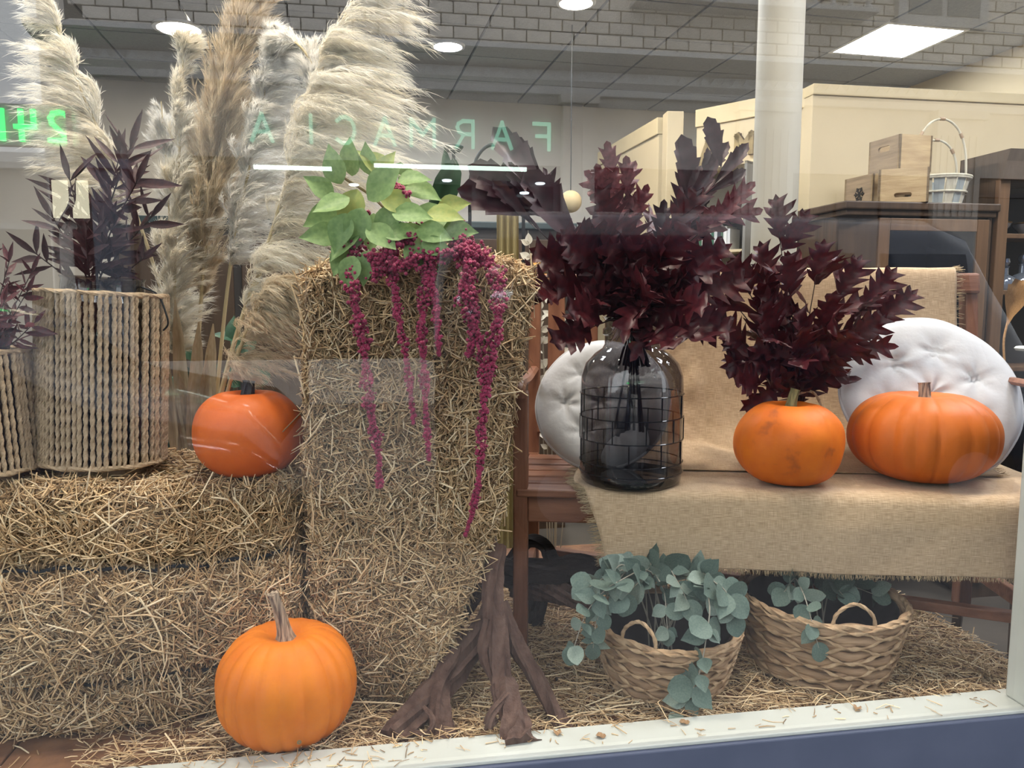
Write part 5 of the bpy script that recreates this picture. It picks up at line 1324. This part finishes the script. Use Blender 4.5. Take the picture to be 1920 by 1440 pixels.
# ---- wooden crates and hoop basket on the cabinet
m_crate = mat('light_crate_wood', (.50, .36, .19), .65, (.36, .24, .12), nscale=2.5, stretch=(2.0, 2.0, 16), bump=.12, bscale=8)
m_crate2 = mat('weathered_crate_wood', (.30, .215, .13), .7, (.20, .14, .085), nscale=2.5, stretch=(2.0, 2.0, 16), bump=.12, bscale=8)
def crate(label, p, rz, W, D, H, hole_front, hole_side, snow=False):
    t = thing('wooden_crate', label, 'crate', p, rz, 'wooden crates on the cabinet')
    th = .010
    def panel(name, a, b, w, h, hole, m):
        """board from a along b, with a rounded hand hole in it"""
        a, b = Vector(a), Vector(b); x = (b - a).normalized(); nn = Vector((x.y, -x.x, 0)); mb = MB()
        def P(u, z, k): q = a + x * u + nn * k; return (q.x, q.y, z)
        if not hole:
            poly = [(0, 0), (w, 0), (w, h), (0, h)]
            mb.add([P(u, z, 0) for u, z in poly] + [P(u, z, -th) for u, z in poly], [(0, 1, 2, 3), (7, 6, 5, 4), (0, 4, 5, 1), (1, 5, 6, 2), (2, 6, 7, 3), (3, 7, 4, 0)])
        else:
            hw, hz, cz = hole; cx = w / 2; inner, outer = [], []
            n = 24
            for k in range(n):
                an = 2 * math.pi * k / n + math.pi / n; cxs, sn = math.cos(an), math.sin(an)
                inner.append((cx + math.copysign(hw - hz, cxs) + hz * cxs, cz + hz * sn))
                # project to the board's outline
                du, dz = cxs, sn; s_ = min(((w - cx) / du if du > 0 else -cx / du) if abs(du) > 1e-6 else 9, ((h - cz) / dz if dz > 0 else -cz / dz) if abs(dz) > 1e-6 else 9)
                outer.append((cx + du * s_, cz + dz * s_))
            for (U, V_) in ((w, h), (0, h), (0, 0), (w, 0)):
                j = min(range(n), key=lambda q: (outer[q][0] - U) ** 2 + (outer[q][1] - V_) ** 2); outer[j] = (U, V_)
            vs = [P(u, z, 0) for u, z in inner] + [P(u, z, 0) for u, z in outer] + [P(u, z, -th) for u, z in inner] + [P(u, z, -th) for u, z in outer]
            fs = []
            for k in range(n):
                k2 = (k + 1) % n
                fs += [(k, k2, n + k2, n + k), (2 * n + k2, 2 * n + k, 3 * n + k, 3 * n + k2), (k2, k, 2 * n + k, 2 * n + k2), (n + k, n + k2, 3 * n + k2, 3 * n + k)]
            mb.add(vs, fs)
        return mb.build(name, m, t)
    panel('side_board', (0, 0, 0), (W, 0, 0), W, H, hole_front, m_crate)
    sb = panel('side_board', (0, D, 0), (0, 0, 0), D, H, hole_side, m_crate2)
    panel('side_board', (W, 0, 0), (W, D, 0), D, H, hole_side, m_crate2)
    panel('side_board', (W, D, 0), (0, D, 0), W, H, hole_front, m_crate)
    MB().span((th, th, .002), (W - th, D - th, .012)).build('bottom', m_crate2, t)
    if snow:
        g = MB(); c = Vector((-.002, D * .45, H * .45))
        for k in range(6):
            a = k * math.pi / 3; d = Vector((0, math.cos(a), math.sin(a))); e = Vector((0, math.cos(a + .9), math.sin(a + .9))); f2 = Vector((0, math.cos(a - .9), math.sin(a - .9)))
            g.bar(c, c + d * .034, .007, .003, up=(1, 0, 0)); g.bar(c + d * .018, c + d * .018 + e * .013, .005, .003, up=(1, 0, 0)); g.bar(c + d * .018, c + d * .018 + f2 * .013, .005, .003, up=(1, 0, 0))
        g.build('snowflake_cutout', mat('snowflake_dark', (.02, .016, .012), .8), t)
    return t
zc = cb.location.z + CH + .001
crate('front wooden crate with a dark hand hole beside the hoop basket', (1.662, 3.569, zc), R(-24), .205, .085, .152, (.036, .010, .035), None)
crate('lower left wooden crate with a snowflake cut-out', (1.690, 3.685, zc), R(14), .19, .20, .155, None, None, True)
crate('topmost wooden crate with a hand hole on its left side', (1.778, 3.625, zc + .157), R(14), .178, .205, .165, None, (.040, .013, .115))
hb = thing('hoop_basket', 'whitewashed slatted basket with two tall hoop handles on the dark cabinet', 'basket', cabpt(.555, .16, CH + .002), R(9))
m_wash = mat('whitewashed_wood', (.62, .58, .46), .7, (.48, .43, .32), nscale=10, stretch=(5, 5, 1)); m_wash2 = mat('grey_blue_slat', (.34, .38, .38), .7, (.27, .30, .30), nscale=10)
for k in range(16):
    a0, a1 = 2 * math.pi * (k + .07) / 16, 2 * math.pi * (k + .93) / 16
    r0, r1, hz = .105, .138, .135; vs = []
    for rr_, z in ((r0, .004), (r1, hz)):
        for a in (a0, a1):
            for dk in (0, -.004): vs.append(((rr_ + dk) * math.cos(a), (rr_ + dk) * math.sin(a), z))
    MB().add(vs, [(0, 2, 6, 4), (1, 5, 7, 3), (0, 4, 5, 1), (2, 3, 7, 6), (4, 6, 7, 5), (0, 1, 3, 2)]).build('slat', m_wash if k % 2 else m_wash2, hb)
for z, r_ in ((.006, .107), (.062, .1235), (.132, .1405), (.124, .1385)):
    MB().tube([(r_ * math.cos(2 * math.pi * j / 48), r_ * math.sin(2 * math.pi * j / 48), z) for j in range(49)], .005 if z < .13 else .0055, 8, cap=False).build('hoop', m_wash, hb, True)
MB().lathe([(.001, .004), (.104, .004)], 24).build('bottom', m_wash2, hb)
for (w, hgt, dy) in ((.140, .405, -.01), (.115, .315, .02)):
    pts = [(w * math.cos(math.pi * k / 30), dy, .06 if k in (0, 30) else .125 + (hgt - .125) * math.sin(math.pi * k / 30) ** .75) for k in range(31)]
    h_ = MB().tube(pts, .0052, 8).build('hoop_handle', m_wash, hb, True)
    for k in (7, 15, 23):
        d = (Vector(pts[k + 1]) - Vector(pts[k - 1])).normalized() * .012
        MB().tube([Vector(pts[k]) - d, Vector(pts[k]) + d], .0078, 8).build('binding', m_base, h_, True)

# ---- wooden letters on the angled partition
m_wl = mat_wood('letter_wood', (.30, .22, .10), (.18, .13, .06))
an = math.atan2(4.21 - 4.68, 1.56 - 1.09)
for ch, x, y, Y, s in (('A', 1315, 306, 4.66, .115), ('M', 1382, 288, 4.42, .095)):
    pA = Vector((0, 0, 0)); d = Vector((math.cos(an), math.sin(an), 0)); nn_ = Vector((d.y, -d.x, 0))
    # foot of the line of sight on the wall's front face
    r0 = at(x, y, 4.0) - CAM; o0 = Vector((1.09, 4.68, 0)) + nn_ * .018
    k = ((o0 - CAM).dot(nn_)) / r0.dot(nn_); pA = CAM + r0 * k
    t = thing('wooden_letter', 'carved wooden letter %s on the angled cream wall %s' % (ch, 'left of the oak leaf tips' if ch == 'A' else 'beside the round column'), 'letter', pA, an, 'wooden letters')
    obj('letter_face', glyph_mesh('letter_face', ch, s, .030, .02, m_wl), t)
    obj('letter_edge', glyph_mesh('letter_edge', ch, s, .036, .012, m_cab), t).location = (0, .008, 0)

# ---- bookcase beyond the partition, with books
bk = thing('bookcase', 'grey alcove bookcase with green and white books behind the oak leaves', 'bookcase', (.975, 4.50, -.55), R(-45))
m_bc = mat('grey_alcove', (.20, .19, .17), .8, (.17, .16, .14), nscale=4)
MB().span((0, .185, 0), (.40, .20, 2.18)).build('back_panel', m_bc, bk)
MB().span((0, 0, 0), (.015, .20, 2.18)).build('side_panel', m_cream, bk)
MB().span((.385, 0, 0), (.40, .20, 2.18)).build('side_panel', m_bc, bk)
MB().span((0, 0, 2.165), (.40, .20, 2.18)).build('top', m_cream, bk)
for z in (.85, 1.54, 1.70, 1.87):
    MB().span((.015, .01, z), (.385, .185, z + .014)).build('shelf', m_cream, bk)
cb_, sb_ = math.cos(R(-45)), math.sin(R(-45))
bcols = [(.03, .09, .05), (.02, .025, .03), (.05, .12, .07), (.55, .53, .48), (.02, .05, .04), (.65, .64, .60), (.03, .10, .06), (.5, .5, .5), (.04, .04, .05), (.08, .14, .09), (.7, .69, .66), (.6, .6, .6)]
x = .05
for k, c in enumerate(bcols):
    w = (.016, .020, .018, .014, .022, .018)[k % 6]; h = (.11, .125, .12, .105, .13, .115)[k % 6]
    wp = Vector((.975 + cb_ * x - sb_ * .04, 4.50 + sb_ * x + cb_ * .04, -.55 + 1.715))
    t = thing('book', '%s book, %s from the left on the bookcase shelf' % ('green black green cream teal white green grey black green white pale'.split()[k], 'first second third fourth fifth sixth seventh eighth ninth tenth eleventh twelfth'.split()[k]), 'book', wp, R(-45), 'books on the bookcase')
    MB().span((0, 0, 0), (w, .11, h), .002).build('cover', mat('book_cover_%d' % k, c, .6), t)
    MB().span((.002, .003, h), (w - .002, .107, h + .001)).build('pages', mat('book_pages', (.7, .66, .55), .8), t)
    x += w + .002
bw_ = thing('white_bowl', 'white round bowl upside down on the bookcase just above the bench back', 'bowl', Vector((.975 + cb_ * .29 - sb_ * .08, 4.50 + sb_ * .29 + cb_ * .08, -.55 + 1.555)))
MB().lathe([(.055, 0), (.052, .02), (.038, .04), (.015, .048), (.001, .049)], 28).build('shell', m_cush, bw_, True)
MB().lathe([(.055, 0), (.058, .003), (.055, .006)], 28).build('lip', m_cush, bw_, True)

# ---- dark iron stand, hoop, globe, sideboard in the middle
m_iron = mat('black_iron', (.02, .022, .025), .45, metal=.5)
ps = at(852, 500, 2.9)
t = thing('candle_stand', 'slender black candle stand with a flat dish behind the broad green leaf', 'stand', (ps.x, 2.9, -.55))
MB().lathe([(.001, 1.975), (.025, 1.976), (.037, 1.992), (.036, 1.996), (.022, 1.984), (.001, 1.982)], 28).build('dish', m_iron, t, True)
MB().tube([(0, 0, .02), (0, 0, 1.98)], .0065, 10).build('pole', m_iron, t, True)
MB().tube([(-.05, 0, 1.72), (.05, 0, 1.72)], .004, 8).build('crossbar', m_iron, t, True)
MB().lathe([(.001, 0), (.12, 0), (.12, .012), (.02, .03), (.001, .03)], 28).build('foot', m_iron, t, True)
p0 = at(884, 400, 2.95)
t = thing('iron_hoop', 'black iron arch rising behind the dark oak leaves', 'stand', (p0.x, 2.95, -.55))
MB().tube(spline([(0, 0, .01), (0, 0, 1.2), (-.006, 0, 1.80), (.012, 0, 1.94), (.06, 0, 2.005), (.13, 0, 2.0), (.18, 0, 1.93), (.195, 0, 1.80), (.195, 0, 1.2), (.195, 0, .01)], 60), .0065, 10).build('arch', m_iron, t, True)
MB().span((-.05, -.1, 0), (.245, .1, .012), .003).build('foot_plate', m_iron, t)
gp = at(1070, 378, 5.0)
t = thing('globe_pendant', 'small beige globe lamp hanging behind the dusty rose leaves', 'pendant lamp', (gp.x, 5.0, gp.z))
MB().lathe([(.001, -.07)] + [(.07 * math.sin(math.pi * k / 16), -.07 * math.cos(math.pi * k / 16)) for k in range(1, 16)] + [(.001, .07)], 28).build('globe', mat('beige_paper_globe', (.55, .43, .24), .7), t, True)
MB().tube([(0, 0, .07), (0, 0, 2.6 - gp.z)], .003, 6).build('cord', m_iron, t)
sbd = thing('sideboard', 'dark sideboard standing along the back of the shop', 'sideboard', (-2.2, 4.3, -.55), R(10))
MB().span((0, 0, .08), (2.6, .45, 1.86), .005).build('carcass', m_inner, sbd)
MB().span((-.03, -.03, 1.86), (2.63, .48, 1.90), .006).build('top', mat('dark_green_top', (.03, .045, .045), .5), sbd)
for k in range(4):
    d_ = MB().span((.03 + k * .645, -.015, .12), (.63 + k * .645, .0, 1.80), .004).build('door', m_cab, sbd)
    MB().lathe([(.012, 0), (.014, .01), (.001, .016)], 12, (0, 0, 0)).build('knob', m_brass, d_, True).matrix_basis = Matrix.Translation((.58 + k * .645, -.015, .95)) @ Matrix.Rotation(R(90), 4, 'X')
MB().span((.02, .02, 0), (2.58, .43, .08)).build('plinth', m_cab, sbd)
cu = thing('tied_curtain', 'ochre curtain strip hanging beside the sideboard in the back', 'curtain', at(950, 440, 3.9))
cu.location.z = -.5
V = []; n = 40
for i in range(12):
    for j in range(n + 1):
        a = j / n; V.append((-.05 + .11 * a, .012 * math.sin(a * 22), 1.88 * i / 11))
obj('fabric', mesh_np('fabric', V, np.array([(i * (n + 1) + j, i * (n + 1) + j + 1, (i + 1) * (n + 1) + j + 1, (i + 1) * (n + 1) + j) for i in range(11) for j in range(n)]), mat('ochre_fabric', (.26, .20, .08), .9), True), cu)
MB().tube([(-.08, 0, 1.885), (.09, 0, 1.885)], .008, 8).build('rod', m_iron, cu)
# potted plants on the floor of the shop, seen between the pampas stems
rr = random.Random(3)
m_dg = mat('shop_plant_leaf', (.03, .085, .04), .5, (.02, .055, .03), nscale=8)
PLm = [leaf_mesh('leaf', OVATE, m_dg, .25, c, .03, i) for i, c in enumerate((-.3, .2))]
for k, (x, y, Y, lab) in enumerate(((385, 560, 2.9, 'dark green potted plant in the shop behind the pampas stems'), (250, 640, 3.5, 'second dark green potted plant behind the straight cream pampas plume'), (470, 600, 3.7, 'dark green potted plant behind the smooth pumpkin'))):
    b = at(x, y, Y); b0 = Vector((b.x, Y, -.55))
    t = thing('potted_plant', lab, 'plant', b0, 0, 'potted plants behind the display')
    MB().lathe([(.001, 0), (.12, 0), (.15, .26), (.155, .28), (.13, .28), (.001, .25)], 28).build('pot', mat('charcoal_pot', (.03, .03, .035), .6), t, True)
    for j in range(7):
        q = Vector((rr.uniform(-.16, .16), rr.uniform(-.12, .12), rr.uniform(.75, 1.35)))
        grow(t, [(0, 0, .24), (q.x * .4, q.y * .4, q.z * .5), q], PLm, 9, .11, rr, .8, .3, stem_r=.004, stem_m=m_dg)
